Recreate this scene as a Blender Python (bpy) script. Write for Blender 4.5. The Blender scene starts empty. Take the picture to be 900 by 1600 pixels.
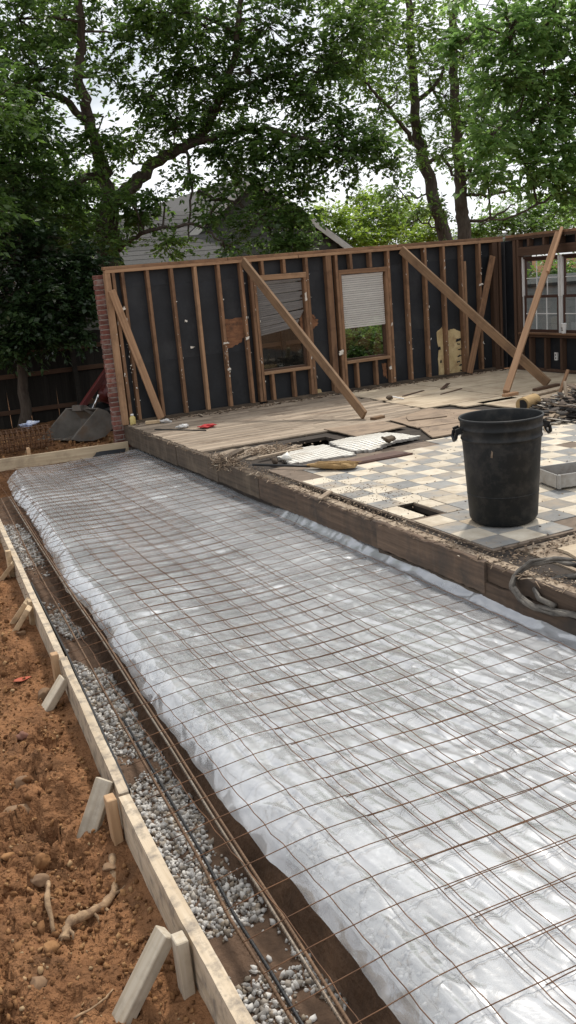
import bpy, bmesh, math, random
import numpy as np
from mathutils import Vector, Matrix
random.seed(7); rng = np.random.default_rng(7)
S = bpy.context.scene
COL = S.collection
R = math.radians

# ------------------------------------------------------------------ camera
F_PX, PITCH, ROLL, CAM_H, YAW = 1463.17, 0.249405, -0.086917, 2.1744, 0.429744
def to_building(v):
    ca, sa = math.cos(YAW), math.sin(YAW)
    return Vector((v[0]*ca + v[1]*sa, -v[0]*sa + v[1]*ca, v[2]))
_f = to_building((0, math.cos(PITCH), -math.sin(PITCH)))
_r0 = to_building((1, 0, 0)); _u0 = to_building((0, math.sin(PITCH), math.cos(PITCH)))
_r = _r0*math.cos(ROLL) + _u0*math.sin(ROLL)
_u = -_r0*math.sin(ROLL) + _u0*math.cos(ROLL)
cam_d = bpy.data.cameras.new("camera")
cam = bpy.data.objects.new("camera", cam_d); COL.objects.link(cam)
M = Matrix.Identity(4)
for i in range(3):
    M[i][0] = _r[i]; M[i][1] = _u[i]; M[i][2] = -_f[i]
M[2][3] = CAM_H
cam.matrix_world = M
cam_d.sensor_fit = 'VERTICAL'; cam_d.sensor_height = 32.0
cam_d.lens = F_PX/1600.0*32.0
cam_d.clip_start = 0.05; cam_d.clip_end = 2000
S.camera = cam

# ------------------------------------------------------------------ sky and sun
SUN_EL, SUN_AZ = R(56), R(42)           # azimuth measured from +Y towards +X
world = bpy.data.worlds.new("World"); S.world = world; world.use_nodes = True
nt = world.node_tree; nt.nodes.clear()
out = nt.nodes.new('ShaderNodeOutputWorld'); bg = nt.nodes.new('ShaderNodeBackground')
sky = nt.nodes.new('ShaderNodeTexSky'); sky.sky_type = 'NISHITA'; sky.sun_disc = False
sky.sun_elevation = SUN_EL; sky.sun_rotation = SUN_AZ; sky.air_density = 1.2; sky.dust_density = 2.5
bg.inputs['Strength'].default_value = 0.10
tc = nt.nodes.new('ShaderNodeTexCoord')
n1 = nt.nodes.new('ShaderNodeTexNoise'); n1.inputs['Scale'].default_value = 3.2; n1.inputs['Detail'].default_value = 7; n1.inputs['Roughness'].default_value = .58
mp = nt.nodes.new('ShaderNodeMapping'); mp.inputs['Scale'].default_value = (1, 1, 1.9)
rp = nt.nodes.new('ShaderNodeValToRGB'); rp.color_ramp.elements[0].position = .33; rp.color_ramp.elements[1].position = .52; rp.color_ramp.elements[0].color = (.22,.22,.22,1)
mx = nt.nodes.new('ShaderNodeMixRGB'); mx.inputs['Color2'].default_value = (13.2, 13.5, 14.0, 1)
nt.links.new(tc.outputs['Generated'], mp.inputs['Vector']); nt.links.new(mp.outputs[0], n1.inputs['Vector'])
nt.links.new(n1.outputs['Fac'], rp.inputs['Fac']); nt.links.new(rp.outputs['Color'], mx.inputs['Fac'])
nt.links.new(sky.outputs['Color'], mx.inputs['Color1']); nt.links.new(mx.outputs[0], bg.inputs['Color'])
nt.links.new(bg.outputs[0], out.inputs['Surface'])
sun_d = bpy.data.lights.new("sun", 'SUN'); sun_d.energy = 3.7; sun_d.angle = R(4.5); sun_d.color = (1, .945, .86)
sun = bpy.data.objects.new("sun", sun_d); COL.objects.link(sun)
sd = Vector((math.sin(SUN_AZ)*math.cos(SUN_EL), math.cos(SUN_AZ)*math.cos(SUN_EL), math.sin(SUN_EL)))
sun.rotation_euler = sd.to_track_quat('Z', 'Y').to_euler(); sun.location = sd*60
S.view_settings.view_transform = 'Standard'; S.view_settings.look = 'None'
S.view_settings.gamma = 1; S.view_settings.use_curve_mapping = False
S.view_settings.exposure = -0.12
S.render.engine = 'CYCLES'
S.cycles.transparent_max_bounces = 12; S.cycles.max_bounces = 8

# ------------------------------------------------------------------ helpers
def at(px, py, Y):
    """point of the place, Y metres beyond the camera, that a pixel of the 900x1600 photograph looks at"""
    X = px-450.0; Yd = py-800.0
    c, s = math.cos(ROLL), math.sin(ROLL)
    X, Yd = c*X + s*Yd, -s*X + c*Yd
    d = to_building((X, F_PX*math.cos(PITCH) - Yd*math.sin(PITCH), -F_PX*math.sin(PITCH) - Yd*math.cos(PITCH)))
    t = Y/d[1]
    return Vector((d[0]*t, Y, CAM_H + d[2]*t))

def _h(ix, iy, seed):
    h = (ix*374761393 + iy*668265263 + seed*1442695041) & 0x7fffffff
    h = ((h ^ (h >> 13))*1274126177) & 0x7fffffff
    h = h ^ (h >> 16)
    return (h & 0xffff)/65535.0
def vnoise(x, y, seed=0):
    x = np.asarray(x, float); y = np.asarray(y, float)
    ix = np.floor(x).astype(np.int64); iy = np.floor(y).astype(np.int64)
    fx = x-ix; fy = y-iy
    fx = fx*fx*fx*(fx*(fx*6-15)+10); fy = fy*fy*fy*(fy*(fy*6-15)+10)
    a = _h(ix, iy, seed); b = _h(ix+1, iy, seed); c = _h(ix, iy+1, seed); d = _h(ix+1, iy+1, seed)
    return (a*(1-fx)+b*fx)*(1-fy) + (c*(1-fx)+d*fx)*fy
def fbm(x, y, o=4, seed=0):
    s = 0; a = .5; t = 0
    for k in range(o):
        s = s + a*vnoise(np.asarray(x)*2**k + 17.3*k, np.asarray(y)*2**k - 9.1*k, seed+k); t += a; a *= .5
    return s/t - .5
def ridge(x, y, o=3, seed=0):
    s = 0; a = .5; t = 0
    for k in range(o):
        s = s + a*(1-np.abs(2*vnoise(np.asarray(x)*2**k+5.7*k, np.asarray(y)*2**k+3.3*k, seed+k)-1)); t += a; a *= .5
    return s/t
def sstep(a, b, x):
    t = np.clip((x-a)/(b-a), 0, 1); return t*t*(3-2*t)
def interp(pts, x):
    return np.interp(x, [q[0] for q in pts], [q[1] for q in pts])

WM = {}
def link(o, parent=None, Mw=None):
    COL.objects.link(o)
    Mw = Mw or Matrix.Identity(4)
    if parent is not None:
        o.parent = parent; o.matrix_basis = WM[parent.name].inverted() @ Mw
    else:
        o.matrix_basis = Mw
    WM[o.name] = Mw.copy()
    return o
def tag(o, label=None, cat=None, group=None, kind=None):
    if label: o['label'] = label
    if cat: o['category'] = cat
    if group: o['group'] = group
    if kind: o['kind'] = kind
    return o
def thing(name, label, cat, loc, group=None):
    o = bpy.data.objects.new(name, None); o.empty_display_size = .1
    link(o, None, Matrix.Translation(Vector(loc)))
    return tag(o, label, cat, group)
def mesh_obj(name, verts, faces, mat, parent=None, smooth=False, recenter=True, attr=None):
    v = np.asarray(verts, float).reshape(-1, 3)
    loc = Vector((0, 0, 0))
    if recenter and len(v):
        lo, hi = v.min(0), v.max(0)
        loc = Vector(((lo[0]+hi[0])/2, (lo[1]+hi[1])/2, lo[2])); v = v - np.array(loc)
    me = bpy.data.meshes.new(name)
    if isinstance(faces, np.ndarray):
        n, k = faces.shape
        me.vertices.add(len(v)); me.vertices.foreach_set('co', v.ravel())
        me.loops.add(n*k); me.loops.foreach_set('vertex_index', faces.ravel().astype(np.int32))
        me.polygons.add(n); me.polygons.foreach_set('loop_start', np.arange(0, n*k, k, dtype=np.int32))
        me.update(calc_edges=True)
    else:
        me.from_pydata(v.tolist(), [], faces); me.update()
    if smooth: me.polygons.foreach_set('use_smooth', [True]*len(me.polygons))
    if attr is not None:
        a = me.attributes.new('rnd', 'FLOAT', 'FACE'); a.data.foreach_set('value', np.asarray(attr, np.float32))
    me.materials.append(mat)
    o = bpy.data.objects.new(name, me)
    return link(o, parent, Matrix.Translation(loc))

class MB:
    def __init__(s): s.v = []; s.f = []
    def add(s, v, f):
        n = len(s.v); s.v += [tuple(p) for p in v]; s.f += [tuple(i+n for i in q) for q in f]; return s
    def box(s, x0, x1, y0, y1, z0, z1):
        return s.add([(x0,y0,z0),(x1,y0,z0),(x1,y1,z0),(x0,y1,z0),(x0,y0,z1),(x1,y0,z1),(x1,y1,z1),(x0,y1,z1)],
                     [(3,2,1,0),(4,5,6,7),(0,1,5,4),(1,2,6,5),(2,3,7,6),(3,0,4,7)])
    def bar(s, p0, p1, w, h, up=(0,0,1)):
        p0 = Vector(p0); p1 = Vector(p1); a = (p1-p0).normalized(); sd_ = a.cross(Vector(up))
        if sd_.length < 1e-4: sd_ = a.cross(Vector((0,1,0)))
        sd_.normalize(); u = sd_.cross(a)
        v = []
        for p in (p0, p1):
            for i, j in ((-1,-1),(1,-1),(1,1),(-1,1)): v.append(p + sd_*(i*w/2) + u*(j*h/2))
        return s.add(v, [(0,1,2,3),(7,6,5,4),(0,4,5,1),(1,5,6,2),(2,6,7,3),(3,7,4,0)])
    def tube(s, pts, r, n=6, caps=True):
        pts = [Vector(p) for p in pts]; m = len(pts)
        rs = r if hasattr(r, '__len__') else [r]*m
        v = []; f = []; prev = None
        for i, p in enumerate(pts):
            t = (pts[min(i+1, m-1)] - pts[max(i-1, 0)]).normalized()
            if prev is None:
                ref = Vector((0,0,1)) if abs(t.z) < .9 else Vector((1,0,0)); x = t.cross(ref).normalized()
            else:
                x = prev - t*prev.dot(t); x = x.normalized() if x.length > 1e-6 else t.cross(Vector((0,0,1))).normalized()
            prev = x; y = t.cross(x)
            for k in range(n):
                a = 2*math.pi*k/n; v.append(p + (x*math.cos(a) + y*math.sin(a))*rs[i])
        for i in range(m-1):
            for k in range(n):
                f.append((i*n+k, i*n+(k+1)%n, (i+1)*n+(k+1)%n, (i+1)*n+k))
        if caps: f.append(tuple(range(n-1,-1,-1))); f.append(tuple((m-1)*n+k for k in range(n)))
        return s.add(v, f)
    def lathe(s, prof, c=(0,0,0), n=40):
        m = len(prof); v = []; f = []
        for r, z in prof:
            for k in range(n):
                a = 2*math.pi*k/n; v.append((c[0]+r*math.cos(a), c[1]+r*math.sin(a), c[2]+z))
        for i in range(m-1):
            for k in range(n): f.append((i*n+k, i*n+(k+1)%n, (i+1)*n+(k+1)%n, (i+1)*n+k))
        return s.add(v, f)
    def prism(s, poly, dirv):
        """poly: list of 3D points, extruded along dirv"""
        n = len(poly); d = Vector(dirv)
        v = [Vector(p) for p in poly] + [Vector(p)+d for p in poly]
        f = [tuple(range(n-1,-1,-1)), tuple(range(n, 2*n))] + [(i, (i+1)%n, n+(i+1)%n, n+i) for i in range(n)]
        return s.add(v, f)
    def build(s, name, mat, parent=None, smooth=False):
        return mesh_obj(name, s.v, s.f, mat, parent, smooth)

_cb = {}
def cbox_mesh(L, W, H, c, mat, key=None):
    k = (round(L,3), round(W,3), round(H,3), round(c,4), mat.name)
    if k in _cb: return _cb[k]
    bm = bmesh.new(); bmesh.ops.create_cube(bm, size=1)
    bmesh.ops.scale(bm, vec=(L, W, H), verts=bm.verts)
    if c > 0: bmesh.ops.bevel(bm, geom=bm.edges[:], offset=min(c, .4*min(L,W,H)), segments=1, profile=.5, affect='EDGES')
    me = bpy.data.meshes.new('board'); bm.to_mesh(me); bm.free(); me.materials.append(mat); _cb[k] = me
    return me
def board(name, p0, p1, w, h, mat, parent=None, up=(0,0,1), c=.004, roll=0):
    """a sawn piece from p0 to p1: w across, h along up; its own axes run with the grain"""
    p0 = Vector(p0); p1 = Vector(p1); a = (p1-p0); L = a.length; a.normalize()
    y = Vector(up).cross(a)
    if y.length < 1e-4: y = Vector((0,1,0)).cross(a)
    y.normalize(); z = a.cross(y)
    Mr = Matrix((a, y, z)).transposed().to_4x4() @ Matrix.Rotation(roll, 4, 'X')
    Mw = Matrix.Translation((p0+p1)/2) @ Mr
    o = bpy.data.objects.new(name, cbox_mesh(L, w, h, c, mat))
    return link(o, parent, Mw)

# ------------------------------------------------------------------ materials
def mat(name, c1, c2=None, rough=.8, scale=6.0, stretch=(1,1,1), bump=0.0, bdist=.01, metallic=0.0, spec=.4,
        rand=0.0, dirt=None, dirt_amt=.5, dirt_scale=1.5, attr=None, fine=None, detail=6, coat=0):
    m = bpy.data.materials.new(name); m.use_nodes = True
    t = m.node_tree; L = t.links; b = t.nodes['Principled BSDF']
    b.inputs['Roughness'].default_value = rough; b.inputs['Metallic'].default_value = metallic
    b.inputs['Specular IOR Level'].default_value = spec
    if coat: b.inputs['Coat Weight'].default_value = coat
    c2 = c2 or tuple(x*.6 for x in c1)
    co = t.nodes.new('ShaderNodeTexCoord'); mpn = t.nodes.new('ShaderNodeMapping'); mpn.inputs['Scale'].default_value = stretch
    L.new(co.outputs['Object'], mpn.inputs['Vector'])
    oi = t.nodes.new('ShaderNodeObjectInfo')
    off = t.nodes.new('ShaderNodeVectorMath'); off.operation = 'MULTIPLY_ADD'
    cmb = t.nodes.new('ShaderNodeCombineXYZ'); 
    for k in range(3): L.new(oi.outputs['Random'], cmb.inputs[k])
    L.new(cmb.outputs[0], off.inputs[0]); off.inputs[1].default_value = (37, 53, 71); L.new(mpn.outputs[0], off.inputs[2])
    n = t.nodes.new('ShaderNodeTexNoise'); n.inputs['Scale'].default_value = scale; n.inputs['Detail'].default_value = detail; n.inputs['Roughness'].default_value = .62
    L.new(off.outputs[0], n.inputs['Vector'])
    r = t.nodes.new('ShaderNodeValToRGB'); r.color_ramp.elements[0].position = .3; r.color_ramp.elements[1].position = .7
    r.color_ramp.elements[0].color = (*c2, 1); r.color_ramp.elements[1].color = (*c1, 1)
    L.new(n.outputs['Fac'], r.inputs['Fac'])
    col = r.outputs['Color']
    if attr:                                   # per-piece variation inside one joined mesh
        an = t.nodes.new('ShaderNodeAttribute'); an.attribute_name = 'rnd'
        ar = t.nodes.new('ShaderNodeValToRGB'); ar.color_ramp.interpolation = 'LINEAR'
        els = ar.color_ramp.elements
        for k, (pos, cc) in enumerate(attr):
            e = els[k] if k < 2 else els.new(pos)
            e.position = pos; e.color = (*cc, 1)
        L.new(an.outputs['Fac'], ar.inputs['Fac'])
        mm = t.nodes.new('ShaderNodeMixRGB'); mm.blend_type = 'MULTIPLY'; mm.inputs['Fac'].default_value = 1
        L.new(ar.outputs['Color'], mm.inputs['Color1']); L.new(col, mm.inputs['Color2']); col = mm.outputs[0]
    if dirt:
        n2 = t.nodes.new('ShaderNodeTexNoise'); n2.inputs['Scale'].default_value = dirt_scale; n2.inputs['Detail'].default_value = 8; n2.inputs['Roughness'].default_value = .68
        L.new(co.outputs['Object'], n2.inputs['Vector'])
        off2 = t.nodes.new('ShaderNodeVectorMath'); L.new(cmb.outputs[0], off2.inputs[0]); off2.operation = 'MULTIPLY_ADD'
        off2.inputs[1].default_value = (11, 23, 31); L.new(co.outputs['Object'], off2.inputs[2]); L.new(off2.outputs[0], n2.inputs['Vector'])
        r2 = t.nodes.new('ShaderNodeValToRGB'); r2.color_ramp.elements[0].position = .48 ; r2.color_ramp.elements[1].position = .66
        r2.color_ramp.elements[1].color = (dirt_amt,)*3 + (1,)
        L.new(n2.outputs['Fac'], r2.inputs['Fac'])
        mm = t.nodes.new('ShaderNodeMixRGB'); mm.inputs['Color2'].default_value = (*dirt, 1)
        L.new(r2.outputs['Color'], mm.inputs['Fac']); L.new(col, mm.inputs['Color1']); col = mm.outputs[0]
    if rand:
        hs = t.nodes.new('ShaderNodeHueSaturation'); mr = t.nodes.new('ShaderNodeMapRange')
        mr.inputs['To Min'].default_value = 1-rand; mr.inputs['To Max'].default_value = 1+rand
        L.new(oi.outputs['Random'], mr.inputs['Value']); L.new(mr.outputs[0], hs.inputs['Value']); L.new(col, hs.inputs['Color']); col = hs.outputs[0]
    L.new(col, b.inputs['Base Color'])
    if bump:
        bn = t.nodes.new('ShaderNodeBump'); bn.inputs['Strength'].default_value = bump; bn.inputs['Distance'].default_value = bdist
        src = n.outputs['Fac']
        if fine:
            n3 = t.nodes.new('ShaderNodeTexNoise'); n3.inputs['Scale'].default_value = fine; n3.inputs['Detail'].default_value = 5; L.new(off.outputs[0], n3.inputs['Vector']); src = n3.outputs['Fac']
        L.new(src, bn.inputs['Height']); L.new(bn.outputs[0], b.inputs['Normal'])
    return m
G = (26, 26, 1.0)
def wood(name, c1, c2, **k):
    d = dict(rough=.85, scale=2.2, stretch=(.55, 14, 14), bump=.35, bdist=.004, rand=.18, spec=.25)
    d.update(k); return mat(name, c1, c2, **d)
MT = dict(
    new_pine = wood('new_pine', (.56,.43,.28), (.40,.28,.16), dirt=(.19,.14,.09), dirt_amt=.75, dirt_scale=7),
    stake = wood('stake_wood', (.50,.33,.19), (.36,.22,.12), dirt=(.2,.13,.08), dirt_amt=.4, dirt_scale=5),
    grey_pine = wood('greyed_pine', (.52,.46,.37), (.38,.31,.22), dirt=(.2,.17,.13), dirt_amt=.5, dirt_scale=6),
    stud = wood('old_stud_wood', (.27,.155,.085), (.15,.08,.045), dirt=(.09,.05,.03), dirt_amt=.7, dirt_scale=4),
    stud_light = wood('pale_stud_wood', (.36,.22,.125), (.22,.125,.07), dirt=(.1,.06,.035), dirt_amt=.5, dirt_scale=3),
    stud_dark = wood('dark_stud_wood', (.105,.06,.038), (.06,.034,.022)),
    brace = wood('brace_wood', (.24,.15,.085), (.15,.09,.05), dirt=(.09,.055,.035), dirt_amt=.6, dirt_scale=3),
    brace_new = wood('fresh_brace_wood', (.44,.27,.155), (.32,.18,.10)),
    plank = wood('floor_plank_wood', (.36,.29,.22), (.20,.155,.112), rand=.3, dirt=(.13,.09,.06), dirt_amt=.7, dirt_scale=2.2),
    ply = mat('weathered_plywood', (.53,.44,.32), (.36,.28,.19), rough=.9, scale=2.5, stretch=(1,5,1), bump=.2, rand=.12, dirt=(.24,.17,.11), dirt_amt=.75, dirt_scale=1.6),
    ply_brown = mat('brown_underlayment', (.30,.225,.16), (.19,.135,.09), rough=.9, scale=3, stretch=(1,5,1), bump=.2, rand=.2, dirt=(.11,.08,.06), dirt_amt=.8, dirt_scale=2.5),
    rim = wood('rim_joist_wood', (.15,.095,.06), (.065,.042,.03), dirt=(.06,.047,.037), dirt_amt=.85, dirt_scale=2.5, rand=.25),
    rim_dark = wood('rotten_joist_wood', (.105,.075,.052), (.05,.038,.028), dirt=(.16,.12,.08), dirt_amt=.6, dirt_scale=3),
    ledge = wood('ledge_wood', (.36,.29,.215), (.22,.165,.115), dirt=(.13,.09,.06), dirt_amt=.8, dirt_scale=5),
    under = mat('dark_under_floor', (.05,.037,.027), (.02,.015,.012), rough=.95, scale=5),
    felt = mat('black_sheathing_board', (.013,.015,.019), (.006,.0065,.008), rough=.62, scale=2.5, spec=.4, dirt=(.045,.045,.045), dirt_amt=.4, dirt_scale=1.1, rand=.2),
    soil = mat('red_brown_soil', (.315,.158,.075), (.12,.056,.027), rough=.97, scale=3.0, bump=1.0, bdist=.05, fine=30, spec=.1, dirt=(.10,.055,.03), dirt_amt=.7, dirt_scale=4, detail=9),
    clod = mat('soil_clod', (1,1,1), (.6,.56,.5), rough=.97, scale=25, bump=.7, bdist=.008, spec=.1,
               attr=[(0,(.11,.053,.025)),(1,(.42,.31,.19)),(.4,(.24,.125,.058)),(.75,(.33,.18,.085)),(.93,(.38,.23,.115))]),
    damp_shaded = mat('damp_shaded_trench_clay', (.17,.105,.066), (.075,.046,.03), rough=.85, scale=3.0, bump=.8, bdist=.03, fine=24, spec=.25, dirt=(.05,.032,.022), dirt_amt=.7, dirt_scale=3, detail=8),
    rock = mat('field_stone', (.25,.155,.085), (.12,.07,.04), rough=.9, scale=9, bump=.6, bdist=.01, rand=.2),
    redrock = mat('reddish_stone', (.19,.085,.055), (.10,.05,.035), rough=.9, scale=9, bump=.6, bdist=.01),
    gravel = mat('limestone_gravel', (1,1,1), (.72,.72,.72), rough=.9, scale=30, spec=.2,
                 attr=[(0,(.20,.185,.17)),(1,(.74,.72,.68)),(.5,(.52,.505,.48)),(.2,(.36,.30,.23)),(.8,(.64,.62,.585))]),
    rust = mat('rusty_wire', (.19,.092,.043), (.07,.036,.02), rough=.75, scale=9, metallic=.25, spec=.4),
    rebar = mat('steel_rebar', (.23,.20,.165), (.12,.08,.05), rough=.5, scale=8, metallic=.6),
    rebar_rust = mat('rusty_rebar', (.17,.10,.055), (.08,.048,.028), rough=.7, scale=8, metallic=.3),
    black = mat('black_strip', (.01,.01,.011), (.006,.006,.006), rough=.5),
    barrel = mat('black_barrel_plastic', (.007,.0085,.009), (.0045,.0055,.006), rough=.55, scale=3, spec=.32, dirt=(.075,.066,.056), dirt_amt=.38, dirt_scale=7, bump=.08),
    brick = mat('red_brick', (.20,.07,.05), (.11,.045,.035), rough=.9, scale=14, bump=.5, bdist=.006, rand=.3, dirt=(.36,.30,.26), dirt_amt=.6, dirt_scale=6),
    mortar = mat('mortar', (.36,.33,.29), (.22,.2,.17), rough=.95, scale=20, bump=.5),
    dtile = mat('grey_floor_tile', (.26,.257,.245), (.175,.172,.165), rough=.85, scale=9, rand=.16, dirt=(.34,.275,.20), dirt_amt=.95, dirt_scale=1.7),
    ltile = mat('cream_floor_tile', (.57,.51,.41), (.45,.385,.295), rough=.85, scale=9, rand=.10, dirt=(.31,.245,.17), dirt_amt=.95, dirt_scale=1.6),
    tile_edge = mat('underlay_edge', (.2,.15,.11), (.1,.075,.055), rough=.9),
    mosaic = mat('white_mosaic', (.72,.70,.64), (.55,.52,.46), rough=.5, scale=12, dirt=(.35,.28,.2), dirt_amt=.5, dirt_scale=3),
    grout = mat('grey_grout', (.33,.31,.28), (.22,.2,.18), rough=.9),
    rustpanel = mat('rust_brown_panel', (.10,.048,.034), (.06,.03,.022), rough=.7, scale=8),
    white = mat('white_paint', (.72,.71,.68), (.6,.58,.55), rough=.5, scale=6),
    foam = mat('dried_foam_scraps', (.70,.66,.58), (.5,.44,.36), rough=.9, scale=20),
    slat = mat('white_blind_slat', (.60,.585,.55), (.52,.50,.47), rough=.4, rand=.06),
    slat_dark = mat('grey_blind_slat', (.21,.20,.19), (.16,.15,.145), rough=.45, rand=.1),
    sash = mat('dark_brown_sash', (.075,.035,.024), (.045,.022,.016), rough=.55),
    torn = mat('torn_brown_board', (.27,.125,.06), (.15,.07,.038), rough=.9, scale=7, stretch=(1,1,4), dirt=(.05,.03,.02), dirt_amt=.7, dirt_scale=6),
    torn_yellow = mat('torn_yellow_board', (.62,.49,.27), (.45,.33,.16), rough=.9, scale=5, dirt=(.25,.13,.06), dirt_amt=.6, dirt_scale=5),
    metal = mat('dull_aluminium', (.42,.41,.39), (.30,.29,.27), rough=.5, metallic=.6, scale=5, dirt=(.2,.16,.12), dirt_amt=.5, dirt_scale=6),
    hose = mat('dirty_hose', (.17,.15,.125), (.015,.013,.012), rough=.6, scale=7, bump=.8, bdist=.01),
    straw = mat('broom_straw', (.40,.27,.12), (.26,.16,.07), rough=.9, scale=20, stretch=(1,8,8), bump=.8),
    chips = mat('wood_debris', (1,1,1), (.7,.66,.6), rough=.95, scale=20,
                attr=[(0,(.07,.05,.036)),(1,(.55,.48,.38)),(.35,(.16,.115,.08)),(.65,(.27,.20,.14)),(.88,(.38,.29,.21))]),
    debris = mat('demolition_debris', (1,1,1), (.75,.72,.66), rough=.9, scale=12,
                attr=[(0,(.018,.017,.017)),(1,(.62,.60,.56)),(.42,(.045,.038,.033)),(.62,(.14,.10,.075)),(.85,(.32,.25,.18))]),
    yellow = mat('yellowed_wood', (.55,.45,.18), (.4,.3,.1), rough=.7),
    log = mat('tan_log', (.40,.27,.12), (.25,.16,.07), rough=.8),
    red = mat('red_cloth', (.45,.03,.03), (.28,.015,.015), rough=.8),
    redpaint = mat('faded_red_paint', (.10,.014,.012), (.05,.01,.009), rough=.5),
    steel = mat('worn_grey_steel', (.17,.155,.135), (.09,.08,.068), rough=.65, metallic=.3, scale=4, dirt=(.14,.09,.055), dirt_amt=.7, dirt_scale=4),
    chrome = mat('chrome_rod', (.7,.7,.7), (.6,.6,.6), rough=.2, metallic=1),
    rubber = mat('black_rubber', (.012,.012,.012), (.007,.007,.007), rough=.8),
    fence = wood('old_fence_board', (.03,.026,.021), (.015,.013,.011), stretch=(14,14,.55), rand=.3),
    bark = mat('tree_bark', (.10,.078,.06), (.045,.034,.026), rough=.95, scale=8, stretch=(3,3,.6), bump=.9, bdist=.03),
    siding = mat('grey_siding', (.095,.102,.095), (.065,.07,.065), rough=.8, scale=3, rand=.08),
    shedpaint = mat('faded_grey_shed_paint', (.38,.39,.39), (.30,.31,.31), rough=.7),
    trim = mat('white_trim', (.62,.62,.60), (.5,.5,.48), rough=.6),
    shingle = mat('grey_shingle', (.085,.083,.08), (.05,.048,.046), rough=.95, scale=22, bump=.4, rand=.2),
    dirtpad = mat('gravel_pad_fill', (.34,.33,.31), (.20,.19,.175), rough=.95, scale=14, bump=.15, bdist=.01),
    root = mat('dead_root', (.40,.27,.155), (.14,.085,.05), rough=.9, scale=9, stretch=(3,3,3), bump=.8, bdist=.01),
    bag = mat('crumpled_blue_white_bag', (.62,.65,.72), (.2,.25,.42), rough=.3, scale=12),
    tag_red = mat('red_paint_mark', (.42,.05,.03), (.3,.1,.05), rough=.9),
)
def leaf_mat(name, dark, mid, light, trans):
    m = bpy.data.materials.new(name); m.use_nodes = True; t = m.node_tree; L = t.links
    b = t.nodes['Principled BSDF']; b.inputs['Roughness'].default_value = .42; b.inputs['Specular IOR Level'].default_value = .5
    an = t.nodes.new('ShaderNodeAttribute'); an.attribute_name = 'rnd'
    ar = t.nodes.new('ShaderNodeValToRGB'); e = ar.color_ramp.elements
    e[0].color = (*dark, 1); e[1].color = (*light, 1); k = e.new(.55); k.color = (*mid, 1)
    L.new(an.outputs['Fac'], ar.inputs['Fac']); L.new(ar.outputs['Color'], b.inputs['Base Color'])
    tr = t.nodes.new('ShaderNodeBsdfTranslucent')
    hs = t.nodes.new('ShaderNodeHueSaturation'); hs.inputs['Hue'].default_value = .485; hs.inputs['Value'].default_value = 2.2; hs.inputs['Saturation'].default_value = 1.1; L.new(ar.outputs['Color'], hs.inputs['Color'])
    L.new(hs.outputs[0], tr.inputs['Color'])
    ms = t.nodes.new('ShaderNodeMixShader'); ms.inputs['Fac'].default_value = trans
    L.new(b.outputs[0], ms.inputs[1]); L.new(tr.outputs[0], ms.inputs[2]); L.new(ms.outputs[0], t.nodes['Material Output'].inputs['Surface'])
    return m
MT['rim_y'] = wood('rim_joist_wood_along', (.155,.105,.072), (.06,.042,.031), stretch=(14,.55,14), dirt=(.05,.042,.036), dirt_amt=.9, dirt_scale=2.2, rand=.3)
MT['rim_dark_y'] = wood('rotten_joist_wood_along', (.10,.074,.052), (.045,.034,.026), stretch=(14,.55,14), dirt=(.15,.115,.08), dirt_amt=.6, dirt_scale=3)
MT['leaf_dark'] = leaf_mat('dark_oak_leaf', (.042,.080,.022), (.078,.14,.038), (.135,.21,.058), .5)
MT['leaf_evergreen'] = leaf_mat('evergreen_leaf', (.014,.03,.011), (.03,.058,.02), (.06,.10,.032), .3)
MT['leaf_mid'] = leaf_mat('green_leaf', (.062,.11,.03), (.11,.19,.05), (.175,.265,.07), .54)
MT['leaf_big'] = leaf_mat('broad_leaf', (.075,.135,.045), (.12,.21,.07), (.175,.28,.095), .56)
MT['leaf_bright'] = leaf_mat('sunlit_yellow_green_leaf', (.09,.15,.03), (.16,.24,.045), (.25,.33,.075), .52)
def glass_mat():
    m = bpy.data.materials.new('window_glass'); m.use_nodes = True; t = m.node_tree; L = t.links; t.nodes.remove(t.nodes['Principled BSDF'])
    tr = t.nodes.new('ShaderNodeBsdfTransparent'); tr.inputs['Color'].default_value = (.88,.91,.91,1)
    gl = t.nodes.new('ShaderNodeBsdfGlossy'); gl.inputs['Roughness'].default_value = .03; gl.inputs['Color'].default_value = (.9,.92,.93,1)
    fr = t.nodes.new('ShaderNodeLayerWeight'); fr.inputs['Blend'].default_value = .5
    pw = t.nodes.new('ShaderNodeMath'); pw.operation = 'POWER'; pw.inputs[1].default_value = 3; L.new(fr.outputs['Facing'], pw.inputs[0])
    ad = t.nodes.new('ShaderNodeMath'); ad.operation = 'MULTIPLY_ADD'; ad.inputs[1].default_value = .5; ad.inputs[2].default_value = .05; L.new(pw.outputs[0], ad.inputs[0])
    ms = t.nodes.new('ShaderNodeMixShader'); L.new(ad.outputs[0], ms.inputs['Fac']); L.new(tr.outputs[0], ms.inputs[1]); L.new(gl.outputs[0], ms.inputs[2])
    L.new(ms.outputs[0], t.nodes['Material Output'].inputs['Surface']); return m
MT['glass'] = glass_mat()
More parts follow.
